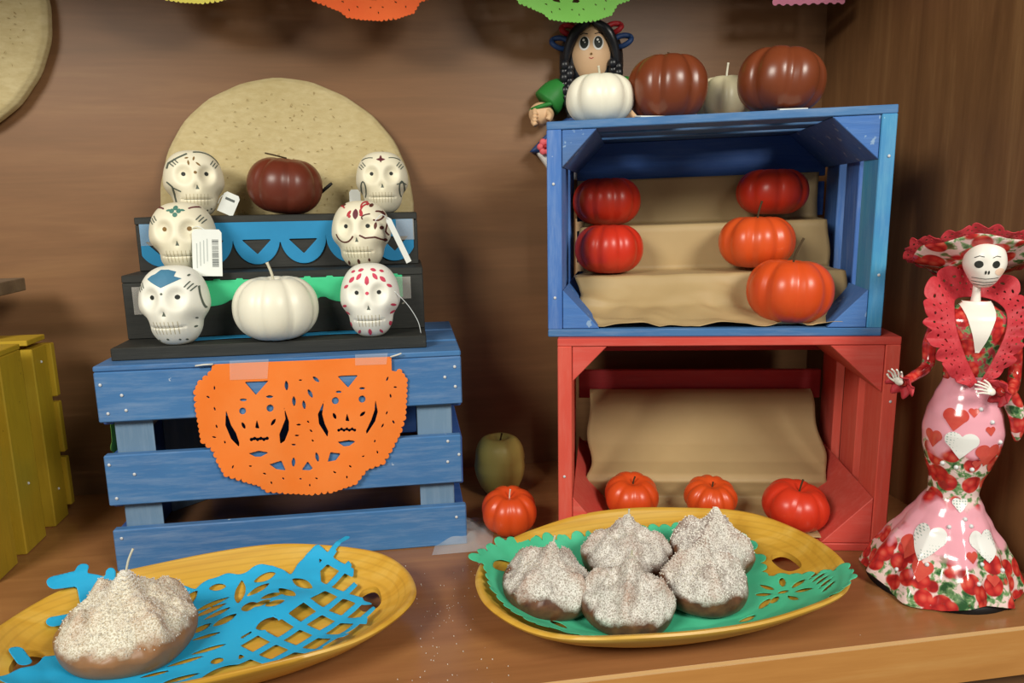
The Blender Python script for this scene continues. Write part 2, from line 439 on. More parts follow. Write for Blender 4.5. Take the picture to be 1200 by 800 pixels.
# ------------------------------------------------------------------ crates
def nails(parent, pts, r=.0019, axis='y'):
    V, Fc = ball_geo((0, 0, 0), r, r*.45, r, 8, 5)
    me = None
    for p in pts:
        if me is None:
            o = mesh('nail', V, Fc, 'nail', parent); me = o.data
        else: o = link(bpy.data.objects.new('nail', me), parent)
        o.location = p
def open_crate(root, w, d, h, bands, backs, mt, tri, warp=None):
    ts, tt = .018, .010
    for y0, y1 in bands:
        board('slat', 0, w, y0, y1, h - tt, h, mt['top'], root, .001, warp)
        board('slat', 0, w, y0, y1, 0, tt, mt['top'], root, .001, warp)
        tk = ts if y0 == 0 else ts - .005
        board('slat', 0, tk, y0, y1, tt, h - tt, mt['side'], root, .001, warp)
        board('slat', w - tk, w, y0, y1, tt, h - tt, mt.get('sideR', mt['side']) if y0 == 0 else mt['side'], root, .001, warp)
    for z0, z1 in backs: board('back_slat', ts, w - ts, d - .01, d, z0, z1, mt['back'], root, .001, warp)
    x0, x1, z0, z1 = ts + .0006, w - ts - .0006, tt + .0006, h - tt - .0006
    for k, (cx, sx, cz, sz, t) in enumerate(((x0, 1, z0, 1, tri[0]), (x1, -1, z0, 1, tri[1]), (x0, 1, z1, -1, tri[2]), (x1, -1, z1, -1, tri[3]))):
        prism('corner_block', [(cx, cz), (cx + sx*t[0], cz), (cx, cz + sz*t[1])], 1, .0015, d - .011, mt['block'], root, .0008, warp)

uw, uh = .409, .27
USH, RSH = .085, .065     # the crates are slightly racked
def rwarp(v): return Vector((v.x + RSH*v.y, v.y, v.z))
def uwarp(v): return Vector((v.x + USH*v.y, v.y, v.z * (.2635 + .010 * v.x / uw) / uh))
UC = thing('blue_open_crate', 'blue wooden crate on its side, open front with orange pumpkins inside', 'crate', (.1896, .9096, .2819), -.234)
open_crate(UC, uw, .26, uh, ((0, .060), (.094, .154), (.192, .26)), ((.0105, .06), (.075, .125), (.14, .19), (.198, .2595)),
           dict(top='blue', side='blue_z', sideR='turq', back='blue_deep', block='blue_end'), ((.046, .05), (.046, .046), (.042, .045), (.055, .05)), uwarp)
nails(UC, [(.402, -.0006, .215), (.4005, -.0006, .075), (.008, -.0006, .19), (.009, -.0006, .05)])
rw, rh = .42, .2817
RC = thing('red_open_crate', 'red wooden crate on its side, carrying the blue open crate', 'crate', (.1985, .895, 0), -.216)
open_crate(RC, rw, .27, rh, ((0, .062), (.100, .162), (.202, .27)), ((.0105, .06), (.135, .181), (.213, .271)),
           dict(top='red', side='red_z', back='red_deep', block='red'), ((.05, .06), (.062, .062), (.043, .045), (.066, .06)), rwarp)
nails(RC, [(.412, -.0006, .2), (.008, -.0006, .1)])

lw, lh, ld = .4414, .2657, .243
LC = thing('blue_slatted_crate', 'blue slatted crate under the black steps, orange cut paper on its front', 'crate', (-.3627, .9377, 0), -.017)
for z0, z1, a, b in ((.1955, .2582, 0, .001), (.088, .1535, .0, -.002), (.0, .056, .0, .002)):
    board('front_slat', a, lw + b, 0, .012, z0, z1, 'blue', LC, .0015)
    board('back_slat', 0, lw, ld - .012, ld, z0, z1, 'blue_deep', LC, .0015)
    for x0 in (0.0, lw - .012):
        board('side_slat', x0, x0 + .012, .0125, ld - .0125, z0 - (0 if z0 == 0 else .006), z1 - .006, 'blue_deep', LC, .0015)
for x0, sx in ((.0125, 1), (lw - .0125, -1)):
    for y0, sy in ((.0126, 1), (ld - .0126, -1)):
        prism('corner_post', [(x0, y0), (x0 + sx*.046, y0), (x0, y0 + sy*.046)], 2, 0.0, .2582, 'blue_pale', LC, .001)
for y0, y1 in ((0, .072), (.082, .160), (.170, ld)):
    board('top_slat', 0, lw + .001, y0, y1, .2586, lh, 'blue', LC, .0015)
nails(LC, [(.007, -.0006, .243), (.030, -.0006, .229), (.012, -.0006, .207), (.033, -.0006, .210), (.006, -.0006, .142), (.034, -.0006, .128), (.010, -.0006, .098),
           (.434, -.0006, .245), (.421, -.0006, .232), (.434, -.0006, .219), (.422, -.0006, .146), (.436, -.0006, .127), (.421, -.0006, .118), (.43, -.0006, .04), (.01, -.0006, .045)], .0021)

YC = thing('yellow_slatted_crate', 'yellow slatted crate cut off by the left picture edge', 'crate', (-.50, .93, 0), 0)
for y0, y1, z0, zt in ((.0, .058, .0, .266), (.082, .140, .0, .268), (.170, .214, .0, .262)):
    board('end_slat', -.016, 0, y0, y1, z0, zt, 'yellow', YC, .0015)
    board('end_slat', -.40, -.384, y0, y1, z0, zt, 'yellow', YC, .0015)
for y0, y1 in ((.0, .06), (.08, .14), (.16, .214)):
    board('top_slat', -.40, 0, y0, y1, .2685, .276, 'yellow', YC, .001)
    board('bottom_slat', -.384, -.0165, y0, y1, .0, .012, 'yellow', YC, .001)
for z0, z1 in ((.015, .090), (.098, .175), (.183, .262)):
    board('back_slat', -.40, 0.006, .2145, .226, z0, z1, 'yellow', YC, .0015)
    board('front_slat', -.40, -.0165, -.0125, -.0005, z0, z1, 'yellow', YC, .0015)
for x0, sx in ((-.0165, -1), (-.3835, 1)):
    prism('corner_post', [(x0, .0605), (x0 + sx*.04, .0605), (x0 + sx*.04, .081), (x0, .081)], 2, .0125, .268, 'yellow', YC, .001)
nails(YC, [(.0005, .03, .20), (.0005, .11, .09), (.0005, .192, .05), (.0005, .192, .24)], .002)
# a small stand of grey wood on the yellow crate
ST = thing('wooden_stand', 'small grey wooden stand on top of the yellow crate', 'stand', (-.545, .95, .276), 0)
board('top_board', -.24, .020, .13, .215, .062, .080, 'greywood', ST, .001)
for x0 in (-.23, -.024): board('leg', x0, x0 + .018, .15, .17, 0, .0618, 'doll_white', ST, .001)

# ------------------------------------------------------------------ black display steps on the slatted crate
BS = thing('black_display_steps', 'black painted stepped display stand on the slatted blue crate', 'display stand', (-.3627, .9377, lh + .0002), -.017)
board('base_board', .012, .400, .028, .225, 0, .016, 'black', BS, .0012)
board('lower_riser', .012, .400, .09, .100, .0162, .090, 'black', BS, .001)
board('lower_tread', .012, .400, .09, .225, .0902, .100, 'black', BS, .001)
board('upper_riser', .016, .396, .15, .160, .1002, .163, 'black', BS, .001)
board('upper_tread', .016, .396, .148, .225, .1632, .173, 'black', BS, .001)
for x0 in (.012, .390):
    board('side_panel', x0 + .0004, x0 + .0096, .1004, .2248, .0162, .0898, 'black', BS, .0008)
    board('side_panel', x0 + .0044 if x0 < .2 else x0 - .004, x0 + .0136 if x0 < .2 else x0 + .0056, .1604, .2248, .1002, .163, 'black', BS, .0008)
STEP = (-.3627, .9377, lh + .0002)
def on_steps(lx, ly, lz):
    c, s = math.cos(-.017), math.sin(-.017)
    return (STEP[0] + lx*c - ly*s, STEP[1] + lx*s + ly*c, STEP[2] + lz)
# cut-paper strips stuck on the risers
BP = thing('blue_cut_paper_strip', 'blue cut paper strip with triangle holes on the upper black riser', 'paper decoration', STEP, -.017)
def sdf_blue(X, Y):
    d = np.maximum(np.maximum(np.abs(X - .206) - .184, Y - .164), .143 - Y)
    top = np.minimum(d, np.where((np.mod(X, .034) < .006) & (Y < .1655) & (Y > .15) & (np.abs(X-.206) < .18), -.0003, 1e9))
    per = .063; u = np.mod(X - .1738 + per/2, per) - per/2
    cup = np.maximum(np.hypot(u, (Y - .143) * .84) - .0315, Y - .146)
    cup = np.maximum(cup, np.abs(X - .206) - .184)
    hole = np.maximum(np.abs(u)*.70 - (Y - .1195)*.68, Y - .1400)
    return cut(np.minimum(d, cup), hole)
sheet('paper', (.02, .394, .10, .168), .0013, sdf_blue, lambda x, z: (x, .1484 - .0008 - .0007*math.sin(x*60), z), 'blue_paper', BP)
for x0, x1 in ((.022, .045), (.366, .391)):
    board('tape_strip', x0, x1, .1465, .1469, .135, .164, 'tape', BP, 0)
GP = thing('green_cut_paper_strip', 'green scalloped cut paper strip on the lower black riser', 'paper decoration', STEP, -.017)
def sdf_green(X, Y):
    d = np.maximum(np.maximum(np.abs(X - .206) - .166, Y - .0905), .064 - Y)
    u = np.mod(X - .178 + .029, .058) - .029
    cup = np.maximum(np.maximum(np.hypot(u, (Y - .072) * 1.9) - .0295, Y - .072), np.abs(X - .206) - .166)
    tooth = np.maximum(np.maximum(np.abs(np.mod(X, .029) - .0145) - .004, np.abs(Y - .0905) - .0018), np.abs(X-.206) - .16)
    d = np.minimum(np.minimum(d, cup), tooth)
    return d
sheet('paper', (.03, .38, .05, .094), .0014, sdf_green, lambda x, z: (x, .0892 - .0008*math.sin(x*45), z), 'green_paper', GP)
board('tape_strip', .024, .054, .0884, .0888, .049, .085, 'tape', GP, 0)
board('tape_strip', .355, .383, .0884, .0888, .058, .088, 'tape', GP, 0)
BF = thing('blue_paper_strip', 'flat blue paper strip lying on the lowest black board', 'paper decoration', STEP, -.017)
sheet('paper', (.09, .33, .05, .09), .003, lambda X, Y: np.maximum(np.abs(X-.205) - .11, np.abs(Y-.073) - .012), lambda x, y: (x, y, .0168 + .0006*math.sin(x*50)), 'blue_paper', BF)

# ------------------------------------------------------------------ pressed straw discs
def disc(name, label, c, r, tilt, seed):
    o0 = thing(name, label, 'straw disc', c, 0)
    rnd = random.Random(seed); ph = [rnd.uniform(0, 6.28) for _ in range(4)]
    prof = [(.0, -.011), (.5, -.0112), (.90, -.011), (.955, -.0095), (.99, -.004), (1.0, .004), (.99, .010), (.9, .011), (.5, .011), (.0, .011)]
    def f(th, t):
        i = min(int(t * 9 + 1e-6), 8); k = t * 9 - i
        s = prof[i][0]*(1-k) + prof[i+1][0]*k; y = prof[i][1]*(1-k) + prof[i+1][1]*k
        rr = r * max(s, .004) * (1 + s*(.008*math.sin(3*th + ph[0]) + .004*math.sin(7*th + ph[1]) + .0025*math.sin(23*th + ph[2])))
        y += .0012 * noise.noise(Vector((rr*math.cos(th)*30, rr*math.sin(th)*30, seed)))
        return Vector((rr*math.cos(th), y, rr*math.sin(th)))
    V, Fc = lathe_geo(f, 96, 36)
    b = mesh('disc_body', V, Fc, 'straw', o0)
    Vv, Ff = [], []
    bits = [(rnd.uniform(-.9, .9), rnd.uniform(-.9, .9), rnd.uniform(0, 3.1), rnd.uniform(.0008, .0032)) for _ in range(420)]
    for bx, bz, an, ln in bits:
        if bx*bx + bz*bz > .78: continue
        x, z = bx*r, bz*r; k = len(Vv); dx, dz = math.cos(an)*ln, math.sin(an)*ln; nx, nz = -math.sin(an)*.0005, math.cos(an)*.0005
        y = -.0132
        Vv += [(x-dx, y+.001, z-dz), (x+nx, y, z+nz), (x+dx, y+.001, z+dz), (x-nx, y, z-nz)]; Ff.append((k, k+1, k+2, k+3))
    s = mesh('straw_flecks', Vv, Ff, 'fleck', o0, False); s['kind'] = 'stuff'
    o0.rotation_euler = (tilt, 0, 0)
    return o0
disc('straw_disc', 'round pressed straw disc leaning on the wall behind the black steps', (-.153, 1.1888, .4535), .1868, -.09, 3)
disc('straw_disc', 'round pressed straw disc hung in the upper left corner', (-.650, 1.207, .733), .186, 0, 9)

# ------------------------------------------------------------------ pumpkin candles
def pumpkin(label, loc, w, h, m, wick=None, lobes=8, rot=0., tilt=(0, 0), group=None, deep=1., cat='pumpkin candle'):
    o = thing('pumpkin_candle', label, cat, loc, 0, group)
    R = w / 2 / 1.0
    def f(th, t):
        ph = -PI/2 + PI * min(max(t, .003), .997)
        c, s = math.cos(ph), math.sin(ph)
        rho = abs(c) ** .82
        a = (th + rot) * lobes / (2*PI); u = abs(a - round(a)) * 2 * PI / lobes          # angle to nearest groove
        g = math.exp(-(u/.075)**2) * .055 * deep + math.exp(-(u/.20)**2) * .05 * deep
        g *= min(1, rho * 1.6)
        r = R * rho * (1 - g)
        z = h/2 * math.copysign(abs(s) ** .92, s)
        dim = math.exp(-(rho/.30)**2)
        z -= (.16 * h * dim if s > 0 else -.10 * h * dim)
        z -= .05 * h * g * 6 * (s > 0) * rho
        return Vector((r*math.cos(th), r*math.sin(th), z + h/2 - .0 * h))
    V, Fc = lathe_geo(f, 72, 32)
    V = [Vector(v) for v in V]
    Rm = Matrix.Rotation(tilt[0], 3, 'X') @ Matrix.Rotation(tilt[1], 3, 'Y')
    V = [Rm @ (v - Vector((0, 0, h/2))) for v in V]
    zmin = min(v.z for v in V); V = [v - Vector((0, 0, zmin)) for v in V]
    mesh('wax_body', V, Fc, m, o)
    if wick:
        top = Rm @ Vector((0, 0, h/2 - .17*h)) - Vector((0, 0, zmin)); n = Rm @ Vector((0, 0, 1))
        wl, wx, wm, wr = wick
        P = spline([top - n*.002, top + n*wl*.5 + Vector((wx*.3, 0, 0)), top + n*wl + Vector((wx, 0, 0))], 4)
        tube('wick', P, [wr]*(len(P)-1) + [wr*1.25], wm, o, 7)
    return o
def at_frame(o, yaw, lx, ly, lz):
    c, s = math.cos(yaw), math.sin(yaw); return (o[0] + lx*c - ly*s, o[1] + lx*s + ly*c, o[2] + lz)
UO = (.1896, .9096, .2819); RO = (.1985, .895, 0)
def on_U(x, y, z): return at_frame(UO, -.234, x, y, z)
def on_R(x, y, z): return at_frame(RO, -.216, x, y, z)
G1 = 'pumpkin candles in the blue crate'
pumpkin('orange-red pumpkin candle at the left of the back row in the blue crate', on_U(.083, .200, .1340), .101, .074, 'red_wax', None, 9, .2, (0, 0), G1, .8)
pumpkin('orange-red pumpkin candle at the left of the middle row in the blue crate', on_U(.0825, .124, .0700), .096, .072, 'red_wax', None, 9, .1, (0, 0), G1, .8)
pumpkin('orange-red pumpkin candle at the right of the back row in the blue crate', on_U(.322, .200, .1455), .102, .070, 'red_wax', None, 8, .25, (0, 0), G1, .8)
pumpkin('orange pumpkin candle with dark wick on the middle row of the blue crate', on_U(.282, .116, .0765), .103, .074, 'orange_wax', (.030, .006, 'wick_dark', .0014), 9, .05, (0, 0), G1, .9)
pumpkin('largest orange pumpkin candle at the front of the blue crate', on_U(.3065, .036, .0130), .107, .084, 'orange_wax', (.038, .012, 'wick_dark', .0014), 8, .3, (0, .06), G1, .9)
G2 = 'pumpkin candles in the red crate'
pumpkin('orange pumpkin candle at the left in the red crate', on_R(.103, .076, .0135), .076, .058, 'orange_wax', (.012, .002, 'wick_dark', .0012), 8, .15, (.25, 0), G2, .75)
pumpkin('orange ribbed pumpkin candle in the middle of the red crate', on_R(.2125, .076, .0135), .074, .053, 'orange_wax', (.008, 0, 'wick_dark', .0012), 10, .1, (.25, 0), G2, 1.1)
pumpkin('red pumpkin candle at the right in the red crate', on_R(.318, .042, .0135), .087, .062, 'red_wax', (.018, .001, 'wick_dark', .0012), 7, .35, (.15, .12), G2, .8)
pumpkin('orange pumpkin candle on the shelf in front of the green apple', (.1425, .957, 0), .0775, .062, 'orange_wax', (.014, .001, 'wick', .001), 8, .05, (.2, 0), None, .9)
zt = .2735
pumpkin('white pumpkin candle on the blue crate in front of the doll', on_U(.066, .052, .2652), .088, .064, 'white_wax', (.019, -.002, 'wick', .0015), 8, .2, (0, 0), 'pumpkin candles on the blue crate', .9)
pumpkin('brown pumpkin candle with short wick between two white pumpkin candles', on_U(.1505, .055, .2672), .101, .084, 'brown_wax', (.015, .0, 'wick_dark', .0012), 7, .35, (0, 0), 'pumpkin candles on the blue crate', 1.1)
pumpkin('cream pumpkin candle half hidden between the two brown pumpkin candles', on_U(.236, .125, .2692), .084, .064, 'cream_wax', (.026, .002, 'wick', .0014), 7, .2, (0, 0), 'pumpkin candles on the blue crate', 1.3)
pumpkin('brown pumpkin candle at the right end of the blue crate', on_U(.2880, .056, .2709), .107, .082, 'brown_wax', (.008, -.01, 'wick', .0012), 7, .0, (0, .10), 'pumpkin candles on the blue crate', 1.2)
pumpkin('maroon pumpkin candle lying on the top black step', on_steps(.211, .190, .1732), .105, .082, 'maroon_wax', None, 7, .45, (.1, .12), None, .7)
WP = pumpkin('large white pumpkin candle on the lowest black step', on_steps(.2095, .052, .0174), .107, .086, 'white_wax', (.030, -.007, 'wick', .0018), 8, .25, (0, 0), None, .7)
# stalks of the maroon pumpkin
mp = bpy.data.objects[[o.name for o in bpy.data.objects if o.get('label', '').startswith('maroon pumpkin')][0]]
tube('stick', [(.047, .004, .028), (.062, 0, .040), (.066, 0, .043)], [.0022, .0024, .002], 'wick_black', mp)
tube('stalk', spline([(.006, -.01, .078), (-.008, -.02, .0815), (-.021, -.022, .0845)], 4), .0011, 'wick_dark', mp)
# little price cards under the pumpkins on the crate
for (x, y, rz_, lb) in ((.125, .014, .3, 'small white paper card under the left brown pumpkin candle'), (.292, .012, -.1, 'small white paper card under the right brown pumpkin candle')):
    z = (.2635 + .010 * x / uw)
    o = board('price_card', -.016, .016, -.008, .010, 0, .0016, 'tag', None, .0003); o.location = on_U(x, y, z + .0016); o.rotation_euler = (.12, 0, -.234 + rz_)
    tag(o, lb, 'card')

# apple
AP = thing('green_apple', 'tall yellow-green apple against the dark wall beside the red crate', 'apple', (.1490, 1.092, 0))
def apf(th, t):
    ph = -PI/2 + PI*min(max(t, .003), .997); c, s = math.cos(ph), math.sin(ph); rho = abs(c)**.8
    r = .0395 * rho * (1 + .14*s) * (1 + .02*math.cos(5*th)*(s > .2)) * (.96 if s > 0 else 1.0)
    z = .051 * math.copysign(abs(s)**.9, s) - (.016*math.exp(-(rho/.3)**2) if s > 0 else -.008*math.exp(-(rho/.3)**2))
    return Vector((r*math.cos(th), r*math.sin(th), z + .0485))
V, Fc = lathe_geo(apf, 48, 28); mesh('apple_body', V, Fc, 'apple', AP)
tube('stem', spline([(0, 0, .081), (.002, -.001, .091), (.004, -.002, .100)], 4), [.0013]*8 + [.002], 'wick_dark', AP)

# ------------------------------------------------------------------ kraft paper in the crates
def kraft(name, label, root_loc, yaw_, x0, x1, prof, wr, seed, edge=0, low=0, sh=0):
    o = thing(name, label, 'kraft paper', root_loc, yaw_)
    n = len(prof); L = [0]
    for a, b in zip(prof[:-1], prof[1:]): L.append(L[-1] + math.hypot(b[0]-a[0], b[1]-a[1]))
    def pos(t):
        t = min(max(t, 0), L[-1])
        for i in range(n-1):
            if t <= L[i+1] + 1e-9:
                k = (t - L[i]) / max(L[i+1]-L[i], 1e-9)
                return prof[i][0]*(1-k)+prof[i+1][0]*k, prof[i][1]*(1-k)+prof[i+1][1]*k
        return prof[-1]
    V = []; Fc = []; nx = 70; nt = 110
    for j in range(nt+1):
        t = L[-1]*j/nt; y, z = pos(t)
        for i in range(nx+1):
            u = i/nx; x = x0 + (x1-x0)*u
            amp = wr(j/nt)
            e = Vector((x*14 + seed, t*10, seed)); nn = noise.noise(e) + .5*noise.noise(e*2.7)
            cr = abs(noise.noise(Vector((x*9 + t*22, t*6 - x*7, seed + 4))))
            dz = amp * (nn*.7 + (.5-cr)*.8)
            xe = x + sh*y + (edge * (1-j/nt) * math.sin(t*60 + (0 if u < .5 else 2)) * (2*u-1)**3)
            V.append((xe, y - dz*.6, (z + abs(dz)*.8 if j < nt*.3 else z + dz*.3) - low*(1-u)*sstep(.03, .07, z)))
    for j in range(nt):
        for i in range(nx):
            k = j*(nx+1)+i; Fc.append((k, k+1, k+nx+2, k+nx+1))
    b = mesh('paper_sheet', V, Fc, 'kraft', o)
    md = b.modifiers.new('thickness', 'SOLIDIFY'); md.thickness = .0005; md.offset = 0
    return o
kraft('kraft_paper_steps', 'brown kraft paper folded into steps inside the blue crate', UO, -.234, .030, .380,
      [(.006, .0118), (.030, .0125), (.062, .026), (.080, .060), (.084, .072), (.088, .0735), (.160, .0735), (.164, .0765), (.165, .130), (.168, .1375), (.236, .1380), (.240, .141), (.2425, .19), (.2425, .2055)],
      lambda t: .015*sstep(.34, .1, t) + .0012, 2.0, .008, .007, USH)
board('card_scrap', .0400, .066, .2395, .2445, .165, .199, 'card', tag(thing('cardboard_scrap', 'pale cardboard scrap at the back left corner of the blue crate', 'cardboard', UO, -.234)), .0004)
kraft('kraft_paper_sheet', 'brown kraft paper sheet hanging at the back of the red crate', RO, -.216, .036, .384,
      [(.012, .0118), (.04, .0122), (.115, .0135), (.126, .022), (.122, .038), (.118, .048), (.125, .056), (.150, .066), (.175, .085), (.200, .110), (.222, .135), (.240, .148), (.252, .152)],
      lambda t: .0035*sstep(.5, .2, t) + .0012, 5.0, .012, 0, RSH)

# ------------------------------------------------------------------ painted clay skulls
def skull_geo(w, h, d):
    def f(th, t):
        ph = -PI/2 + PI*min(max(t, .004), .996); c, s = math.cos(ph), math.sin(ph)
        rho = abs(c) ** .72
        x, y, z = rho*math.cos(th), rho*math.sin(th), math.copysign(abs(s)**.95, s)
        # y<0 is the face
        fr = sstep(.15, -.6, y)
        jaw = sstep(.05, -.75, z)
        x *= 1 - .17*jaw
        y = y * (1 - .10*jaw) if y < 0 else y*(1 - .30*jaw)
        if y < 0: y = -abs(y)**.88
        X = abs(x)
        y += fr*.23*math.exp(-(((X-.37)/.23)**2 + ((z-.26)/.23)**2)**1.5)              # eye sockets
        y += -fr*.06*math.exp(-((X-.38)/.36)**2 - ((z-.28)/.38)**2)
        y += fr*.09*math.exp(-((X)/.09)**2 - ((z+.10)/.11)**2)                  # nose hole
        y += -fr*.07*math.exp(-((X)/.30)**2 - ((z+.06)/.30)**2)                 # nose bridge
        y += -fr*.07*math.exp(-((X)/.5)**2 - ((z+.50)/.26)**2)                  # teeth block
        dent = math.exp(-((X-.80)/.22)**2 - ((z+.36)/.22)**2); x *= 1 - .12*dent; y += fr*.16*dent   # cheek hollows
        if z < -.2 and X < .52 and y < 0:
            y += fr*.05*math.exp(-((z+.45)/.026)**2)                           # mouth line
            y += fr*.022*(.5+.5*math.cos(X*2*PI/.115))*math.exp(-((z+.46)/.17)**2)
        z = max(z, -.95)
        return Vector((x*w/2, y*d/2, (z+.95)*h/1.95))
    return lathe_geo(f, 120, 90)
def N2(w, h):   # normalised (x -1..1, z -1..1) -> metres
    return lambda x, z: (x*w/2, (z+.95)*h/1.95)
def skull(label, loc, rz_, w, h, marks, m='skull', tilt=0, pupil='pupil'):
    d = w*1.02
    o = thing('painted_skull', label, 'skull', loc, rz_, 'painted clay skulls on the black steps')
    V, Fc = skull_geo(w, h, d); b = mesh('skull_body', V, Fc, m, o)
    sk = Skin(V, Fc); P = N2(w, h)
    rng = (-w/2, w/2, 0, h*1.01)
    st = w/150
    for sx in (-1, 1):
        x, z = P(sx*.36, .28); mark('pupil', sk, (x-.005, x+.005, z-.005, z+.005), .0005, lambda X, Y: s_circ(X, Y, x, z, w*.035), pupil, o)
    x, z = P(0.02, -.10); mark('nose_paint', sk, (x-.006, x+.006, z-.006, z+.006), .0005, lambda X, Y: s_poly(X, Y, [(x-w*.03, z-w*.035), (x+w*.035, z-w*.035), (x, z+w*.045)]), 'paint_grey', o)
    a, c = P(-.40, -.45), P(.42, -.45); mark('mouth_line', sk, (a[0]-.002, c[0]+.002, a[1]-.003, a[1]+.003), .0005, lambda X, Y: s_seg(X, Y, a, c, w*.0055), 'paint_grey', o)
    for q in range(-3, 4):
        a, c = P(q*.115, -.30), P(q*.108, -.62); mark('tooth_line', sk, (min(a[0], c[0])-.001, max(a[0], c[0])+.001, c[1]-.001, a[1]+.001), .0005, lambda X, Y: s_seg(X, Y, c, a, w*.0045), 'tooth', o, .0003)
    for nm, mt_, items in marks:
        for it in items:
            k = it[0]
            if k in 'lp': pts = [P(*p) for p in it[1]]; mg = it[2]*w/2 if k == 'l' else 0
            else: pts = [P(*it[1])]; mg = it[2]*w/2
            xs = [p[0] for p in pts]; zs = [p[1] for p in pts]; mg += .0012
            def sdf(X, Y):
                if k == 'l': return s_line(X, Y, pts, it[2]*w/2)
                if k == 'd': return s_circ(X, Y, *pts[0], it[2]*w/2)
                if k == 'e': return s_leaf(X, Y, *pts[0], it[2]*w/2, it[3]*w/2, it[4])
                return s_poly(X, Y, pts)
            mark(nm, sk, (min(xs)-mg, max(xs)+mg, min(zs)-mg, max(zs)+mg), st, sdf, mt_, o)
    return o
def drop(p, L=.10, a=0): return ('e', p, L, L*.45, a)
def lashes(sx, x0=.58, z0=.52): return [('l', [(sx*(x0 + .07*i), z0 - .05*i), (sx*(x0 + .10 + .07*i), z0 + .11 - .06*i)], .018) for i in range(3)]
def arc(cx, cz, rx, rz_, a0, a1, n=10): return [(cx + rx*math.cos(math.radians(a0 + (a1-a0)*i/n)), cz + rz_*math.sin(math.radians(a0 + (a1-a0)*i/n))) for i in range(n+1)]
# lowest step, left: blue crest
skull('painted white skull with slate-blue diamond crest on the forehead', on_steps(.0875, .052, .0164), -.12 + .02, .083, .098,
      [('painted_crest', 'paint_blue', [('p', [(-.48, .72), (-.02, .52), (.50, .72), (.30, .78), (.32, .88), (.1, .93), (-.12, .93), (-.24, .84), (-.36, .80)])]),
       ('painted_lash', 'paint_grey', lashes(1) + lashes(-1)),
       ('painted_dot', 'paint_grey', [('d', (0.0, .38), .035), ('d', (-.36, -.80), .03), ('d', (-.05, -.76), .035), ('d', (.27, -.78), .03), ('d', (.42, -.80), .03), ('d', (.66, -.5), .03), ('d', (.78, -.52), .03), ('d', (.72, -.28), .03), ('d', (.62, .78), .03)]),
       ('painted_line', 'paint_grey', [('l', [(.86, .5), (.92, .2), (.97, -.05)], .015)])], 'skull_white', 0)
# lowest step, right: pink drops
pk = [drop((0, .60), .15, PI/2), ('d', (0, .56), .07), ('d', (.0, .28), .055)]
for sx in (-1, 1):
    pk += [drop((sx*.26, .70), .13, sx*-.9), drop((sx*.50, .62), .13, sx*-.8), drop((sx*.2, .86), .1, sx*-.3), drop((sx*.46, .82), .08, sx*-.4), drop((sx*.70, .44), .10, sx*-.6),
           drop((sx*.74, -.30), .10, sx*.5), drop((sx*.66, -.62), .11, PI/2 + sx*.2), drop((sx*.36, -.78), .09, PI/2 + sx*.5), drop((sx*.80, -.08), .10, sx*-.4)]
pk += [drop((.0, -.78), .13, PI/2)]
skull('painted white skull with pink teardrop marks and a thin white tag thread', on_steps(.3300, .052, .0164), -.10 + .03, .077, .094,
      [('painted_drop', 'paint_pink', pk)], 'skull_white')
# middle step, left: teal flower, barcode tag
skull('cream skull with teal forehead flower and a barcode tag beside its jaw', on_steps(.0860, .120, .1004), .03, .083, .092,
      [('painted_petal', 'paint_teal', [('d', (-.0, .84), .07), ('d', (-.1, .76), .07), ('d', (.1, .76), .07), ('d', (0, .66), .07), ('e', (-.2, .78), .08, .03, .2), ('e', (.2, .78), .08, .03, -.2)]),
       ('painted_brow', 'paint_maroon', [('l', arc(-.55, .60, .36, .26, 165, 60), .022), ('l', arc(.55, .60, .36, .26, 15, 120), .022)]),
       ('painted_lash', 'paint_grey', lashes(1) + lashes(-1)),
       ('painted_chin_line', 'paint_maroon', [('l', arc(-.35, -.70, .28, .12, 200, 300), .018), ('l', arc(.30, -.70, .28, .12, 240, 340), .018)])], 'skull', 0, 'paint_ochre')
# middle step, right: red scrolls
sc = [('l', arc(-.60, .70, .25, .16, 200, 40), .025), ('l', arc(.26, .84, .10, .12, 210, 20), .028), ('l', arc(.38, .70, .22, .2, 200, 90), .026)]
skull('cream skull with dark red scroll painting and a hanging white tag', on_steps(.3195, .120, .1004), -.16, .080, .090,
      [('painted_scroll', 'paint_red', sc + [('e', (-.22, .64), .12, .05, 1.0), ('e', (.18, .66), .12, .05, 2.0), ('d', (-.2, .56), .05), ('d', (.18, .60), .05)]),
       ('painted_forehead_leaf', 'paint_maroon', [('e', (0, .62), .17, .09, PI/2)]),
       ('painted_curl', 'paint_brown', [('l', arc(-.38, .16, .33, .33, 200, 330), .024), ('l', [(.14, .02), (.30, -.06), (.60, -.04), (.84, -.14)], .026), ('l', arc(.66, .56, .18, .13, 100, -120), .026), ('l', arc(.50, .52, .3, .1, 100, 200), .02),
                                         ('d', (.46, .86), .06), ('d', (.80, .66), .05), ('d', (.86, -.14), .055), ('d', (.80, .22), .06), ('e', (.62, .28), .13, .05, 1.4), ('e', (-.46, .88), .08, .04, .3), ('l', [(.94, .35), (.9, .1), (.96, 0)], .02)]),
       ('painted_drop', 'paint_brown', [drop((-.36, -.78), .09, 1.4), drop((0, -.74), .10, PI/2), drop((.34, -.70), .07, PI/2)])])
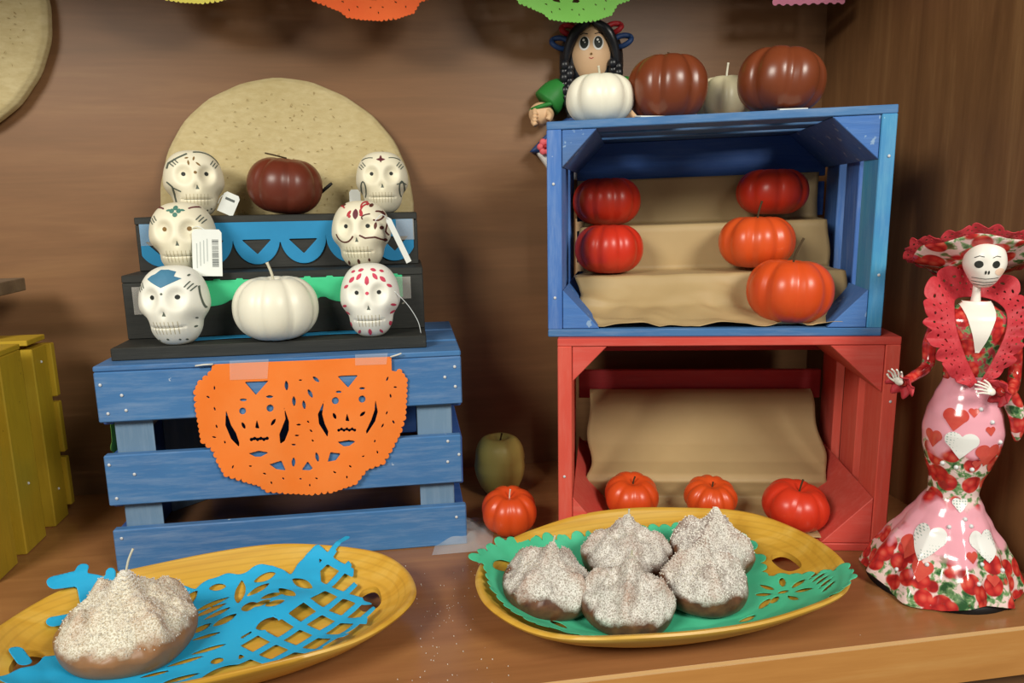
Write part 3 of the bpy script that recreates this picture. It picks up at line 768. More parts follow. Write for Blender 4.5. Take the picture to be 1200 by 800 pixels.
# top step, left
skull('cream skull turned right with grey brow lines and small tag', on_steps(.0885, .186, .1732), .30, .080, .090,
      [('painted_brow', 'paint_grey', [('l', [(-.84, .46), (-.78, .60), (-.5, .74), (-.2, .86)], .026), ('l', arc(.15, .40, .72, .52, 100, 20), .022)]),
       ('painted_lash', 'paint_grey', lashes(1, .52, .55) + lashes(-1, .50, .60)),
       ('painted_petal', 'paint_ochre', [('e', (0, .72), .08, .03, 1.2), ('e', (-.18, .60), .09, .03, 1.6), ('e', (.12, .56), .10, .03, 2.4), ('e', (-.22, .74), .07, .025, .2), ('d', (.0, .32), .05)]),
       ('painted_scroll', 'paint_grey', [('l', [(-.88, .05), (-.74, -.08), (-.68, -.3), (-.64, -.55)], .024), ('l', [(-.70, -.12), (-.5, -.22)], .02)]),
       ('painted_dot', 'paint_grey', [('d', (.1, -.80), .03), ('d', (.3, -.78), .03), ('d', (.44, -.74), .03)])])
# top step, right
skull('cream skull with small maroon cross flower on the forehead', on_steps(.3490, .186, .1732), -.02, .075, .086,
      [('painted_petal', 'paint_maroon', [('e', (0, .74), .14, .05, PI/2), ('e', (0, .72), .17, .05, 0), ('d', (0, .72), .05)]),
       ('painted_lash', 'paint_grey', lashes(1) + lashes(-1)),
       ('painted_brow', 'paint_grey', [('l', arc(-.42, .62, .34, .16, 150, 70), .016), ('l', arc(.42, .62, .34, .16, 30, 110), .016)]),
       ('painted_scroll', 'paint_grey', [('l', arc(-.70, -.22, .10, .26, -60, 240), .024), ('l', arc(.74, -.22, .10, .26, -60, 240), .024), ('l', [(.56, -.06), (.78, .0), (.9, -.06)], .018)])])

# tags hanging from skulls
def skull_tag(lab, loc, rot, w, h, barcode, loop=None):
    o = thing('price_tag', lab, 'tag', loc); o.rotation_euler = rot
    prism('card', [(-w/2 + .003, h/2), (w/2 - .003, h/2), (w/2, h/2 - .004), (w/2, -h/2), (-w/2, -h/2), (-w/2, h/2 - .004)], 1, -.0004, .0004, 'tag', o, 0)
    if barcode:
        x0, x1, z0, z1, n = barcode; V = []; Fc = []; rn = random.Random(5)
        for i in range(n):
            z = z0 + (z1-z0)*i/n; t = (z1-z0)/n*rn.uniform(.3, .75); k = len(V)
            V += [(x0, -.0006, z), (x1, -.0006, z), (x1, -.0006, z+t), (x0, -.0006, z+t)]; Fc.append((k, k+1, k+2, k+3))
        mesh('barcode', V, Fc, 'ink', o, False)
        if n > 5:
            for q in range(4):
                xq = -.013 + .0042*q; mesh('printed_line', [(xq, -.0006, -.02 + .003*q), (xq+.0012, -.0006, -.02 + .003*q), (xq+.0012, -.0006, .012 + .002*q), (xq, -.0006, .012 + .002*q)], [(0, 1, 2, 3)], 'pale_ink', o, False)
    if loop: tube('plastic_loop', spline(loop, 5), .0006, 'loop', o, 6)
    return o
skull_tag('white barcode price tag leaning on the skull with the teal flower', on_steps(.1245, .078, .1275), (-.12, .04, .05), .036, .060, (.006, .014, -.018, .018, 22), [(0, .0008, .028), (-.012, .004, .034), (-.022, .012, .030)])
skull_tag('small pale tag beside the skull with the grey brow lines', on_steps(.1345, .178, .1895), (-.05, .45, .1), .022, .030, (-.007, .006, .004, .010, 1), [(-.008, 0, .012), (-.013, .0, .004), (-.013, 0, -.006)])
skull_tag('pale blank tag left of the skull with the maroon cross flower', on_steps(.3075, .205, .190), (0, 0, .1), .016, .034, None, None)
skull_tag('narrow white tag hanging right of the skull with red scrolls', on_steps(.3690, .078, .1380), (.0, -.42, .25), .0075, .066, None, [(0, 0, .030), (-.006, -.004, .040), (-.018, -.004, .036)])
th_ = tag(tube('tag_thread', spline([on_steps(.362, .030, .075), on_steps(.378, .036, .056), on_steps(.390, .040, .034), on_steps(.3935, .042, .0172)], 6), .0005, 'loop', None, 6), 'thin white thread hanging from the skull with pink drops', 'thread')

# ------------------------------------------------------------------ orange cut paper with two skull faces (also the hanging ones)
OUT = [(120, 92), (1030, 56), (1036, 128), (1076, 134), (1108, 178), (1110, 260), (1110, 375), (1094, 440), (1045, 545), (1012, 606), (925, 634), (868, 706), (740, 748), (640, 760), (500, 752), (410, 740), (366, 704), (290, 678), (196, 648), (156, 580), (128, 520), (76, 478), (64, 400), (46, 295), (42, 230), (62, 184), (112, 140)]
def resample(P, step):
    o = []
    for a, b in zip(P[:-1], P[1:]):
        n = max(1, round(math.hypot(b[0]-a[0], b[1]-a[1])/step))
        for i in range(n): o.append((a[0]+(b[0]-a[0])*i/n, a[1]+(b[1]-a[1])*i/n))
    return o + [P[-1]]
SEEDS = [(493,200,28,85),(563,173,10,0),(643,170,25,40),(615,242,28,60),(533,280,28,85),(585,300,26,80),(560,402,14,0),(608,388,10,45),(625,436,12,45),(552,458,14,5),(635,487,10,45),(537,506,14,5),(538,598,28,90),(661,573,28,75),(131,210,12,90),(100,255,12,30),(132,315,12,70),(142,405,12,70),(130,460,12,15),(185,487,10,70),(228,612,12,-70),(318,610,10,10),(390,652,12,25),(426,702,10,70),(487,683,10,45),(577,687,9,10),(661,684,10,30),(627,720,10,80),(757,652,12,30),(823,678,10,80),(838,622,12,40),(905,572,9,-20),(980,553,10,70),(963,494,12,-75),(1001,413,14,-65),(1058,395,14,60),(1020,347,12,-70),(1036,258,14,75),(1058,213,12,10),(1014,170,14,-70)]
POLYS = [[(280,182),(400,176),(338,247)],[(188,322),(186,400),(216,470),(258,512),(258,490),(240,440),(215,400)],[(482,306),(492,370),(462,450),(468,500),(490,485),(510,430),(510,385)],[(345,370),(338,415),(360,418)],[(308,545),(360,532),(410,543),(370,563),(340,562)],
         [(752,155),(860,150),(810,214)],[(688,280),(658,350),(665,400),(712,470),(715,440),(695,400),(680,350)],[(955,268),(972,340),(960,390),(918,457),(914,440),(940,380),(955,330)],[(810,345),(803,385),(825,388)],[(765,495),(825,485),(862,492),(830,515),(800,518)],
         [(415,605),(475,588),(498,640),(450,632)],[(582,640),(612,595),(640,632),(625,642)],[(730,548),(785,555),(760,590),(718,597)]]
CIRC = [(272,328,17),(412,314,18),(746,281,18),(886,273,18)] + [(320+i*16, 474-(i % 2)*5, 9) for i in range(6)] + [(770+i*14, 434-(i % 2)*6, 8) for i in range(7)]
CRES = [(275,272,20,7,0),(408,256,20,7,0),(762,236,17,6,0),(884,218,17,6,0),(278,402,20,8,1.1),(430,386,22,8,-1.0),(745,360,19,8,1.1),(892,350,19,8,-.7)]
def sdf_banner(X, Y):
    d = s_poly(X, Y, OUT)
    for x, y in resample(OUT[3:] + [OUT[-1]], 29): d = np.minimum(d, s_circ(X, Y, x, y, 15.5))
    hs = np.full(X.shape, 1e9)
    for P in POLYS: hs = np.minimum(hs, s_poly(X, Y, P))
    for x, y, r in CIRC: hs = np.minimum(hs, s_circ(X, Y, x, y, r))
    for x, y, a, b, an in CRES: hs = np.minimum(hs, s_leaf(X, Y, x, y, a, b, an))
    for x, y, L_, an in SEEDS: hs = np.minimum(hs, s_leaf(X, Y, x, y, L_*.95, max(L_*.33, 4), math.radians(an)))
    return np.maximum(d, -hs)
BV, BFc = sheet_geo(20, 1140, 30, 790, 4.6, sdf_banner, lambda x, y: (x, y, 0))
def banner_mesh(name, fm, m, parent):
    o = mesh(name, [fm(v.x, v.y) for v in BV], BFc, m, parent)
    md = o.modifiers.new('thickness', 'SOLIDIFY'); md.thickness = .0003; md.offset = 0
    return o
OB = thing('orange_cut_paper', 'orange cut paper banner with two skull faces on the blue slatted crate', 'paper banner', (-.3627, .9377, 0), -.017)
def ob_map(cx, cy):
    u, v = cx/1168, cy/800
    x = .1127 + .2759*u - .0188*v; z = .2873 - .0122*u - .2011*v
    y = -.0022 - .0016*(.5+.5*math.sin(cx*.013 + cy*.006)) - .004*sstep(.55, 1, v)*(1+math.sin(cx*.009))*.5
    return (x, y, z)
banner_mesh('paper', ob_map, 'orange_paper', OB)
for (a, b, y0, y1) in ((205, 400, 75, 170), (840, 1010, 45, 100)):
    V = [ob_map(*p) for p in ((a, y0), (b, y0 - 8), (b - 4, y1 - 6), (a + 3, y1))]
    V = [(x, y - .0012, z) for x, y, z in V]; mesh('tape_strip', V, [(0, 1, 2, 3)], 'tape', OB, False)
for P in (((-.0, 0), [(38, 98), (80, 92), (125, 90)]), ((0, 0), [(1025, 56), (1060, 46), (1082, 38)])):
    tube('string_end', [Vector(ob_map(*p)) + Vector((0, -.0012, 0)) for p in P[1]], .0011, 'cord', OB, 6)
# hanging row above (their lower rims show)
for lab, m, x, z, sc_ in (('yellow cut paper banner whose rim hangs above the straw disc', 'yellow_paper', -.2417, .7171, 1.0), ('orange cut paper banner hanging at the top of the picture', 'orange_paper2', -.0091, .7000, 1.0), ('lime green cut paper banner hanging above the doll', 'lime_paper', .2737, .7030, 1.0)):
    hb = thing('hanging_cut_paper', lab, 'paper banner', (x, 1.10, z), 0, 'cut paper banners hanging above')
    k = .000195*sc_
    banner_mesh('paper', lambda cx, cy: ((cx - 600)*k + .1*k*(cy-760), -.002*math.sin(cx*.011), (764 - cy)*k*1.05), m, hb)
pb = thing('hanging_cut_paper', 'pink cut paper banner with straight lower edge hanging at top right', 'paper banner', (.6318, 1.10, .7340), 0, 'cut paper banners hanging above')
def sdf_pink(X, Y):
    d = np.maximum(np.abs(X) - .058, np.abs(Y - .075) - .0735)
    for i in range(9): d = np.minimum(d, s_circ(X, Y, -.054 + i*.0135, .004, .0050))
    hs = np.full(X.shape, 1e9)
    for i in range(5):
        for j in range(4): hs = np.minimum(hs, s_leaf(X, Y, -.044 + .022*i, .022 + .03*j, .010, .004, (i+j) % 2 * 1.2))
    return cut(d, hs)
sheet('paper', (-.065, .065, -.003, .152), .0016, sdf_pink, lambda x, z: (x, -.002*math.sin(x*60), z + .04*x), 'pink_paper', pb)
tag(tube('banner_line', [(-1.3, 1.101, .858), (-.6, 1.101, .855), (0, 1.101, .853), (.735, 1.101, .855)], .001, 'cord', None, 6), 'white cord carrying the cut paper banners along the top', 'cord')
# a green cut paper on the left end of the slatted crate
ge = thing('green_cut_paper', 'bright green cut paper corner on the left end of the slatted crate', 'paper banner', (-.3627, .9377, 0), -.017)
def sdf_ge(X, Y):
    d = s_poly(X, Y, [(.03, .25), (.20, .25), (.19, .15), (.11, .098), (.05, .15)])
    for x, y in resample([(.05, .15), (.11, .098), (.19, .15)], .011): d = np.minimum(d, s_circ(X, Y, x, y, .006))
    return d
sheet('paper', (.02, .21, .085, .255), .003, sdf_ge, lambda y, z: (-.0035 - .008*sstep(.2, .1, z), y, z), 'lime_paper', ge)

# ------------------------------------------------------------------ wooden trays
def sup(th, n=2.3):
    c, s = math.cos(th), math.sin(th)
    return math.copysign(abs(c)**(2/n), c), math.copysign(abs(s)**(2/n), s)
INNER = [(0, .0075), (.40, .0078), (.58, .0095), (.70, .0145), (.80, .0215), (.89, .0295), (.955, .0375), (1.0, .040)]
def inner_z(s):
    if s >= 1: return .041
    for (a, za), (b, zb) in zip(INNER[:-1], INNER[1:]):
        if s <= b: return za + (zb-za)*(s-a)/(b-a)
def tray(label, loc, yaw_, A, B):
    o = thing('wooden_tray', label, 'tray', loc, yaw_, 'carved oval wooden trays')
    prof = [(.004, 0), (.35, 0), (.56, 0), (.64, .002), (.74, .0085), (.86, .020), (.955, .032), (.995, .038), (1.0, .0405), (.99, .0425), (.97, .0425), (.955, .040), (.89, .0295), (.80, .0215), (.70, .0145), (.58, .0095), (.40, .0078), (.2, .0075), (.004, .0075)]
    nt = 120; V = []; Fc = []
    for s, z in prof:
        for i in range(nt):
            th = 2*PI*i/nt; cx, cy = sup(th)
            wv = 1 + .012*math.sin(2*th + .6)*s + .006*math.sin(5*th + loc[0]*20)*s
            rim = sstep(.6, 1, s) * (.0045*math.cos(2*th + PI) + .0014*math.sin(7*th + loc[0]*9))
            V.append((A*s*cx*wv, B*s*cy*wv, z + rim * (z > .003)))
    for j in range(len(prof)-1):
        for i in range(nt):
            i2 = (i+1) % nt; Fc.append((j*nt+i, j*nt+i2, (j+1)*nt+i2, (j+1)*nt+i))
    Fc.append(tuple(range(nt))[::-1]); Fc.append(tuple((len(prof)-1)*nt + i for i in range(nt)))
    b = mesh('tray_body', V, Fc, 'tray', o)
    for sx in (-1, 1):
        cv, cf = lathe_geo(lambda th, t: Vector((sx*.166 + .0125*sup(th, 2.6)[0] + sx*.010*(t*2-1)*.4, (.012 if sx > 0 else -.004) + .0225*sup(th, 2.6)[1], -.02 + .09*t)), 28, 1)
        c = mesh('cutter', cv, cf, 'tray')
        c.parent = o
        md = b.modifiers.new('handle', 'BOOLEAN'); md.object = c; md.operation = 'DIFFERENCE'; md.solver = 'EXACT'
        bpy.context.view_layer.update()
        ev = b.evaluated_get(bpy.context.evaluated_depsgraph_get()); me = bpy.data.meshes.new_from_object(ev)
        b.modifiers.clear(); b.data = me; bpy.data.objects.remove(c)
    b.data.polygons.foreach_set('use_smooth', [True]*len(b.data.polygons))
    es = b.modifiers.new('crisp', 'EDGE_SPLIT'); es.split_angle = math.radians(50)
    return o
TRc, TRy, TLc, TLy = (.288, .752, 0), .05, (-.206, .745, 0), .13
TA, TB = .2125, .145
tray('oval honey-coloured wooden tray holding five sugared breads on green paper', TRc, TRy, TA, TB)
tray('oval honey-coloured wooden tray holding one bread on blue paper', TLc, TLy, TA, .130)
def s_of(x, y, B=TB):
    return (abs(x/TA)**2.3 + abs(y/B)**2.3) ** (1/2.3)
# papers: outlines measured in the tray's own axes
def loc2(P, c, yw):
    cs, sn = math.cos(-yw), math.sin(-yw); return [((x-c[0])*cs - (y-c[1])*sn, (x-c[0])*sn + (y-c[1])*cs) for x, y in P]
GPL = [(-.208, .050), (-.170, .090), (-.105, .110), (-.046, .116), (.007, .117), (.070, .112), (.100, .106), (.130, .086), (.138, .071), (.143, .055), (.140, .030), (.124, -.002), (.142, -.018), (.163, -.036), (.190, -.058), (.178, -.086), (.150, -.103), (.11, -.112), (.05, -.122), (-.03, -.124), (-.10, -.116), (-.15, -.093), (-.180, -.052), (-.194, -.008), (-.193, .036)]
GRT = thing('green_tray_paper', 'mint green cut paper under the five breads', 'paper decoration', (TRc[0], TRc[1], .0008), TRy)
def sdf_gt(X, Y):
    d = s_poly(X, Y, GPL)
    for x, y in resample(GPL + [GPL[0]], .017): d = np.minimum(d, s_circ(X, Y, x, y, .0085))
    hs = np.full(X.shape, 1e9)
    for k in range(7):
        a = k*2*PI/7 + .2; hs = np.minimum(hs, s_leaf(X, Y, .126 + .022*math.cos(a), -.046 + .020*math.sin(a), .010, .0036, a))
    hs = np.minimum(hs, s_leaf(X, Y, .126, -.046, .007, .003, 0))
    for k in range(5): hs = np.minimum(hs, s_leaf(X, Y, .170 - .002*k, -.040 - .009*k, .014, .0018, .35))
    for x, y, an, a_, b_ in ((-.175, .055, .6, .016, .009), (-.145, .080, 1.2, .015, .007), (-.105, .092, .2, .020, .0065), (-.075, .060, .5, .016, .006), (-.03, .098, 1.4, .010, .004), (-.01, .102, .9, .010, .004), (.03, .098, .3, .01, .004), (-.178, .012, 1.3, .014, .006), (-.17, -.02, 1.7, .012, .005), (-.14, -.06, 2.2, .012, .005), (-.05, -.098, 2.9, .012, .004), (.06, -.085, .4, .014, .004), (.095, -.06, .6, .014, .004), (.085, -.02, .2, .014, .003), (.10, .10, .8, .009, .003)):
        hs = np.minimum(hs, s_leaf(X, Y, x, y, a_, b_, an))
    return cut(d, hs)
def gt_map(x, y):
    s = s_of(x, y); z = inner_z(min(s, 1.0)) + .0016 + 0.0016*sstep(.55, .9, s)*(1 + noise.noise(Vector((x*40, y*40, 2)))) + .0007*math.sin(x*130)*math.sin(y*90)
    if s > .93: z += (s - .93) * .05
    return (x, y, z)
sheet('paper', (-.225, .21, -.13, .14), .0021, sdf_gt, gt_map, 'mint_paper', GRT)

BRT = thing('blue_tray_paper', 'cyan cut paper with lattice holes beside the single bread', 'paper decoration', (TLc[0], TLc[1], .0008), TLy)
BPL = [(-.066, .100), (-.05, .104), (-.023, .093), (-.01, .101), (.023, .104), (.038, .108), (.062, .106), (.081, .090), (.100, .110), (.112, .112), (.147, .088), (.151, .066), (.153, .041), (.162, -.003), (.168, -.028), (.152, -.058), (.12, -.078), (.06, -.10), (0, -.106), (-.07, -.10), (-.14, -.078), (-.178, -.045), (-.157, -.019), (-.151, -.002), (-.10, .03), (-.078, .08)]
def sdf_bt(X, Y):
    d = s_poly(X, Y, BPL) + .0025*np.sin(X*170)*np.sin(Y*150 + 1)
    hs = np.full(X.shape, 1e9)
    # diamond lattice towards the right end
    U_ = (X - .09)*.79 + (Y + .01)*.61; V_ = -(X - .09)*.61 + (Y + .01)*.79
    per = .030; a = np.abs(np.mod(U_, per) - per/2); b = np.abs(np.mod(V_, per) - per/2)
    lat = np.maximum(a, b) - .0105
    lat = np.maximum(lat, .030 + np.clip((Y + .008)*1.5, 0, .085) - X)
    hs = np.minimum(hs, lat)
    # the face in the middle
    for x, y, aa, bb, an in ((.025, .076, .020, .006, 1.5), (.052, .092, .013, .006, .2), (.045, .073, .015, .005, .5), (.060, .053, .012, .0065, .1), (.050, .040, .010, .006, .1), (.064, .033, .011, .0055, .1), (.077, .054, .017, .006, -1.0), (.094, .066, .018, .006, -.9), (.036, .042, .010, .008, 1.5), (.056, .004, .012, .008, .3),
                             (-.004, .066, .020, .004, .4), (-.006, .055, .020, .004, .4), (.003, .046, .016, .004, .5), (-.03, .078, .014, .006, .9), (.0, .090, .010, .004, .1), (-.05, .080, .012, .005, .7), (-.055, .055, .016, .004, .4), (.012, .028, .014, .006, .5), (-.012, .022, .012, .005, .6), (.0, -.02, .018, .0035, .25), (-.02, -.035, .018, .0035, .25),
                             (.010, -.045, .006, .006, 0), (.018, -.070, .020, .009, .3), (-.02, -.068, .018, .0045, .3), (-.055, -.075, .016, .004, .2), (-.09, -.072, .014, .005, .2), (-.12, -.058, .012, .005, .1), (-.045, -.05, .014, .003, .2), (-.005, .005, .016, .003, .2)):
        hs = np.minimum(hs, s_leaf(X, Y, x, y, aa, bb, an))
    d = cut(d, hs)
    return np.minimum(d, s_seg(X, Y, (.130, .098), (.150, .118), .0035))
def bt_map(x, y):
    s = s_of(x, y, .130); z = inner_z(min(s, 1.0)) + .0016
    z += .0075*sstep(.2, .8, s)*(.5 + .5*noise.noise(Vector((x*28, y*34, 7)))) + .010*math.exp(-((x-.07)/.05)**2 - ((y-.035)/.03)**2)
    return (x, y, z)
sheet('paper', (-.2, .19, -.115, .125), .0019, sdf_bt, bt_map, 'cyan_paper', BRT)
# the loose end at the far left
def sdf_end(X, Y):
    d = s_line(X, Y, [(-.163, .092), (-.146, .099), (-.117, .097), (-.085, .090)], .0075)
    d = np.minimum(d, s_line(X, Y, [(-.137, .096), (-.130, .076), (-.142, .060), (-.157, .053)], .0065))
    d = np.minimum(d, s_seg(X, Y, (-.142, .10), (-.140, .111), .006)); d = np.minimum(d, s_seg(X, Y, (-.112, .096), (-.112, .108), .005))
    d = np.minimum(d, s_seg(X, Y, (-.10, .075), (-.06, .05), .008))
    return np.minimum(d, s_seg(X, Y, (-.176, .004), (-.165, -.012), .006))
def end_map(x, y):
    s = s_of(x, y, .130); return (x, y, inner_z(min(s, 1)) + .0045 + max(0, s-.85)*.06)
sheet('paper_end', (-.2, -.05, -.04, .125), .0019, sdf_end, end_map, 'cyan_paper', BRT)

# ------------------------------------------------------------------ sugared breads
def bread(label, loc, rz_, R, H, m, ngr, seed, wick=(.012, 0), tilt=(0, 0), group='sugared breads on the green paper'):
    o = thing('sugared_bread', label, 'bread', loc, rz_, group); o.rotation_euler = (tilt[0], tilt[1], rz_)
    rn = random.Random(seed)
    RID = []
    def f(th, t):
        # t: 0 bottom centre, .22 bottom edge, 1 top centre
        if t < .2: rho = t/.2*.80; z = 0
        elif t < .5:
            a = (t-.2)/.3*PI/2; rho = .80 + .20*math.sin(a); z = .34*(1-math.cos(a))
        else:
            a = (t-.5)/.5; rho = 1 - a; rho = max(rho, .004); z = .34 + .52*(1-rho**2.1)**.72
        top = sstep(.15, .45, z)
        rid = 0
        for k in range(4):
            dth = (th - k*PI/2 - .45 + PI) % (2*PI) - PI
            off = rho*math.sin(dth) if math.cos(dth) > 0 else 9
            wv = .19 + .05*math.cos(rho*12)
            rid = max(rid, math.exp(-(off/wv)**2) * (.55 + .45*math.exp(-((rho-.72)/.2)**2)))
        z += top*.24*rid*sstep(0, .25, rho)*(1 - .35*sstep(.7, 1, rho))
        RID.append(rid*top)
        rho2 = rho*(1 + .05*rid*sstep(.2, .5, z)*sstep(.5, 1, rho))
        z += .34*math.exp(-(rho/.15)**2) + .12*math.exp(-(rho/.30)**2)
        p = Vector((rho2*math.cos(th), rho2*math.sin(th), 0))
        z += top*.12*noise.noise(p*3.2 + Vector((seed, 0, 0))) + top*.05*noise.noise(p*9 + Vector((seed, 3, 0)))
        z = max(z, 0)
        rr = R*(1 + .04*noise.noise(p*1.5 + Vector((0, seed, 0))))
        return Vector((p.x*rr, p.y*rr, z*H))
    V, Fc = lathe_geo(f, 110, 64)
    bb = mesh('bread_body', V, Fc, m, o)
    at = bb.data.attributes.new('ridge', 'FLOAT', 'POINT'); at.data.foreach_set('value', RID)
    # sugar crystals lie on the upper surface
    GV, GF = [], []
    cand = [i for i in range(len(V)) if V[i].z > .45*H]
    for _ in range(ngr):
        p = V[rn.choice(cand)] + Vector((rn.uniform(-1, 1), rn.uniform(-1, 1), 0))*.0012; s = rn.uniform(.00035, .0008); k = len(GV)
        for q in ((1, 1, 1), (-1, -1, 1), (-1, 1, -1), (1, -1, -1)): GV.append(p + Vector(q)*s + Vector((0, 0, .0003)))
        GF += [(k, k+1, k+2), (k, k+3, k+1), (k, k+2, k+3), (k+1, k+3, k+2)]
    g = mesh('sugar_crystals', GV, GF, 'sugar', o, False); g['kind'] = 'stuff'
    zt_ = max(v.z for v in V)
    tube('wick', spline([(0, 0, zt_-.004), (wick[1]*.4, 0, zt_ + wick[0]*.5), (wick[1], 0, zt_ + wick[0])], 3), .0011, 'wick', o, 6)
    return o
zb = .0118
bread('sugared chocolate bread at the left end of the green paper', (.1500, .7400, .0195), .3, .051, .052, 'bread_choc', 1500, 1, (.008, .001), (.10, .08))
bread('sugared chocolate bread at the back centre of the green paper', (.2590, .7980, .0150), 1.0, .054, .052, 'bread_choc', 1500, 2, (.008, 0), (.05, 0))
bread('sugared chocolate bread at the back right of the green paper', (.3660, .7950, .0150), 1.9, .051, .052, 'bread_choc', 1500, 3, (.0, 0), (.05, -.05))
bread('sugared chocolate bread nearest the shelf edge', (.2270, .6990, .0150), .75, .050, .054, 'bread_choc', 1500, 4, (.006, 0), (.10, 0))
bread('sugared chocolate bread at the front right of the green paper', (.3210, .7170, .0130), 2.6, .0485, .056, 'bread_choc', 1500, 5, (.0, 0), (.06, -.03))
bread('large sugared brown bread with a white wick on the blue paper', (-.2840, .7420, .0140), .35, .0650, .062, 'bread_tan', 2600, 6, (.024, .008), (.08, .05), None)

# ------------------------------------------------------------------ clear plastic and loose sugar
PB = thing('clear_plastic_bag', 'crumpled clear plastic bag by the right foot of the slatted crate', 'plastic bag', (.085, .955, 0))
V = []; Fc = []; nx, ny = 26, 26
for j in range(ny+1):
    for i in range(nx+1):
        u, v = i/nx, j/ny; x = (u-.5)*.078 - .004 + .02*(v-.5); y = (v-.5)*.10
        e = math.sin(PI*u)*math.sin(PI*v)
        z = .001 + .014*e + .012*e*abs(noise.noise(Vector((u*5, v*5, 1)))) + .010*max(0, v-.6)*(1-u)
        V.append((x, y, z))
for j in range(ny):
    for i in range(nx):
        k = j*(nx+1)+i; Fc.append((k, k+1, k+nx+2, k+nx+1))
mesh('bag_film', V, Fc, 'plastic', PB)
SV, SF = [], []
for _ in range(300):
    if random.random() < .55: a = random.uniform(0, 6.28); r = random.gauss(1.12, .12); x = TLc[0] + TA*r*math.cos(a); y = TLc[1] + TB*r*math.sin(a)
    elif random.random() < .7: a = random.uniform(2.4, 5.0); r = random.gauss(1.15, .12); x = TRc[0] + TA*r*math.cos(a); y = TRc[1] + TB*r*math.sin(a)
    else: x = random.uniform(-.45, .55); y = random.uniform(.63, .9)
    if y < EDGE_Y + .006 or s_of(x - TLc[0], y - TLc[1]) < 1.02 or s_of(x - TRc[0], y - TRc[1]) < 1.02 or y > .92: continue
    s = random.uniform(.0002, .00058); k = len(SV)
    for q in ((1, 1, 1), (-1, -1, 1), (-1, 1, -1), (1, -1, -1)): SV.append((x + q[0]*s, y + q[1]*s, s + q[2]*s))
    SF += [(k, k+1, k+2), (k, k+3, k+1), (k, k+2, k+3), (k+1, k+3, k+2)]
tag(mesh('spilled_sugar', SV, SF, 'sugar', None, False), 'white sugar grains spilled on the shelf around the trays', 'sugar', None, 'stuff')

# ------------------------------------------------------------------ foam doll behind the blue crate
DL = thing('foam_doll', 'doll with black braids and green sleeves standing behind the blue crate', 'doll', (.3200, 1.188, .2822), -.26)
hz = .392
def headf(th, t):
    ph = -PI/2 + PI*min(max(t, .004), .996); c, s = math.cos(ph), math.sin(ph); rho = abs(c)**.9
    return Vector((rho*math.cos(th)*.0330*(1 + .06*s), rho*math.sin(th)*.028, hz + .045*s))
HV, HF = lathe_geo(headf, 48, 36); mesh('head', HV, HF, 'felt_skin', DL)
hs_ = Skin(HV, HF)
for sx in (-1, 1):
    ex_, ez = sx*.0105, hz + .013
    mark('eye_white', hs_, (ex_-.012, ex_+.012, ez-.014, ez+.014), .0007, lambda X, Y: s_ell(X, Y, ex_, ez, .0082, .0105), 'doll_white', DL, .0004)
    mark('eye_black', hs_, (ex_-.012, ex_+.012, ez-.014, ez+.014), .0007, lambda X, Y: s_ell(X, Y, ex_, ez+.001, .0062, .0088), 'pupil', DL, .0007)
    mark('eye_glint', hs_, (ex_-.012, ex_+.012, ez-.014, ez+.014), .0005, lambda X, Y: np.minimum(s_circ(X, Y, ex_-.001, ez+.0045, .0018), s_circ(X, Y, ex_+.001, ez+.001, .001)), 'doll_white', DL, .001)
    mark('brow', hs_, (ex_-.012, ex_+.012, ez+.008, ez+.022), .0006, lambda X, Y: s_line(X, Y, [(ex_-.005*sx, ez+.0135), (ex_+.001*sx, ez+.0155), (ex_+.006*sx, ez+.0135)], .0007), 'hair', DL, .0006)
ball('nose', (0, -.0285, hz-.003), .0018, 'paint_ochre', DL, 10, 6)
mark('smile', hs_, (-.006, .006, hz-.016, hz-.004), .0005, lambda X, Y: s_line(X, Y, [(-.003, hz-.0085), (0, hz-.0098), (.003, hz-.0085)], .0006), 'paint_red', DL)
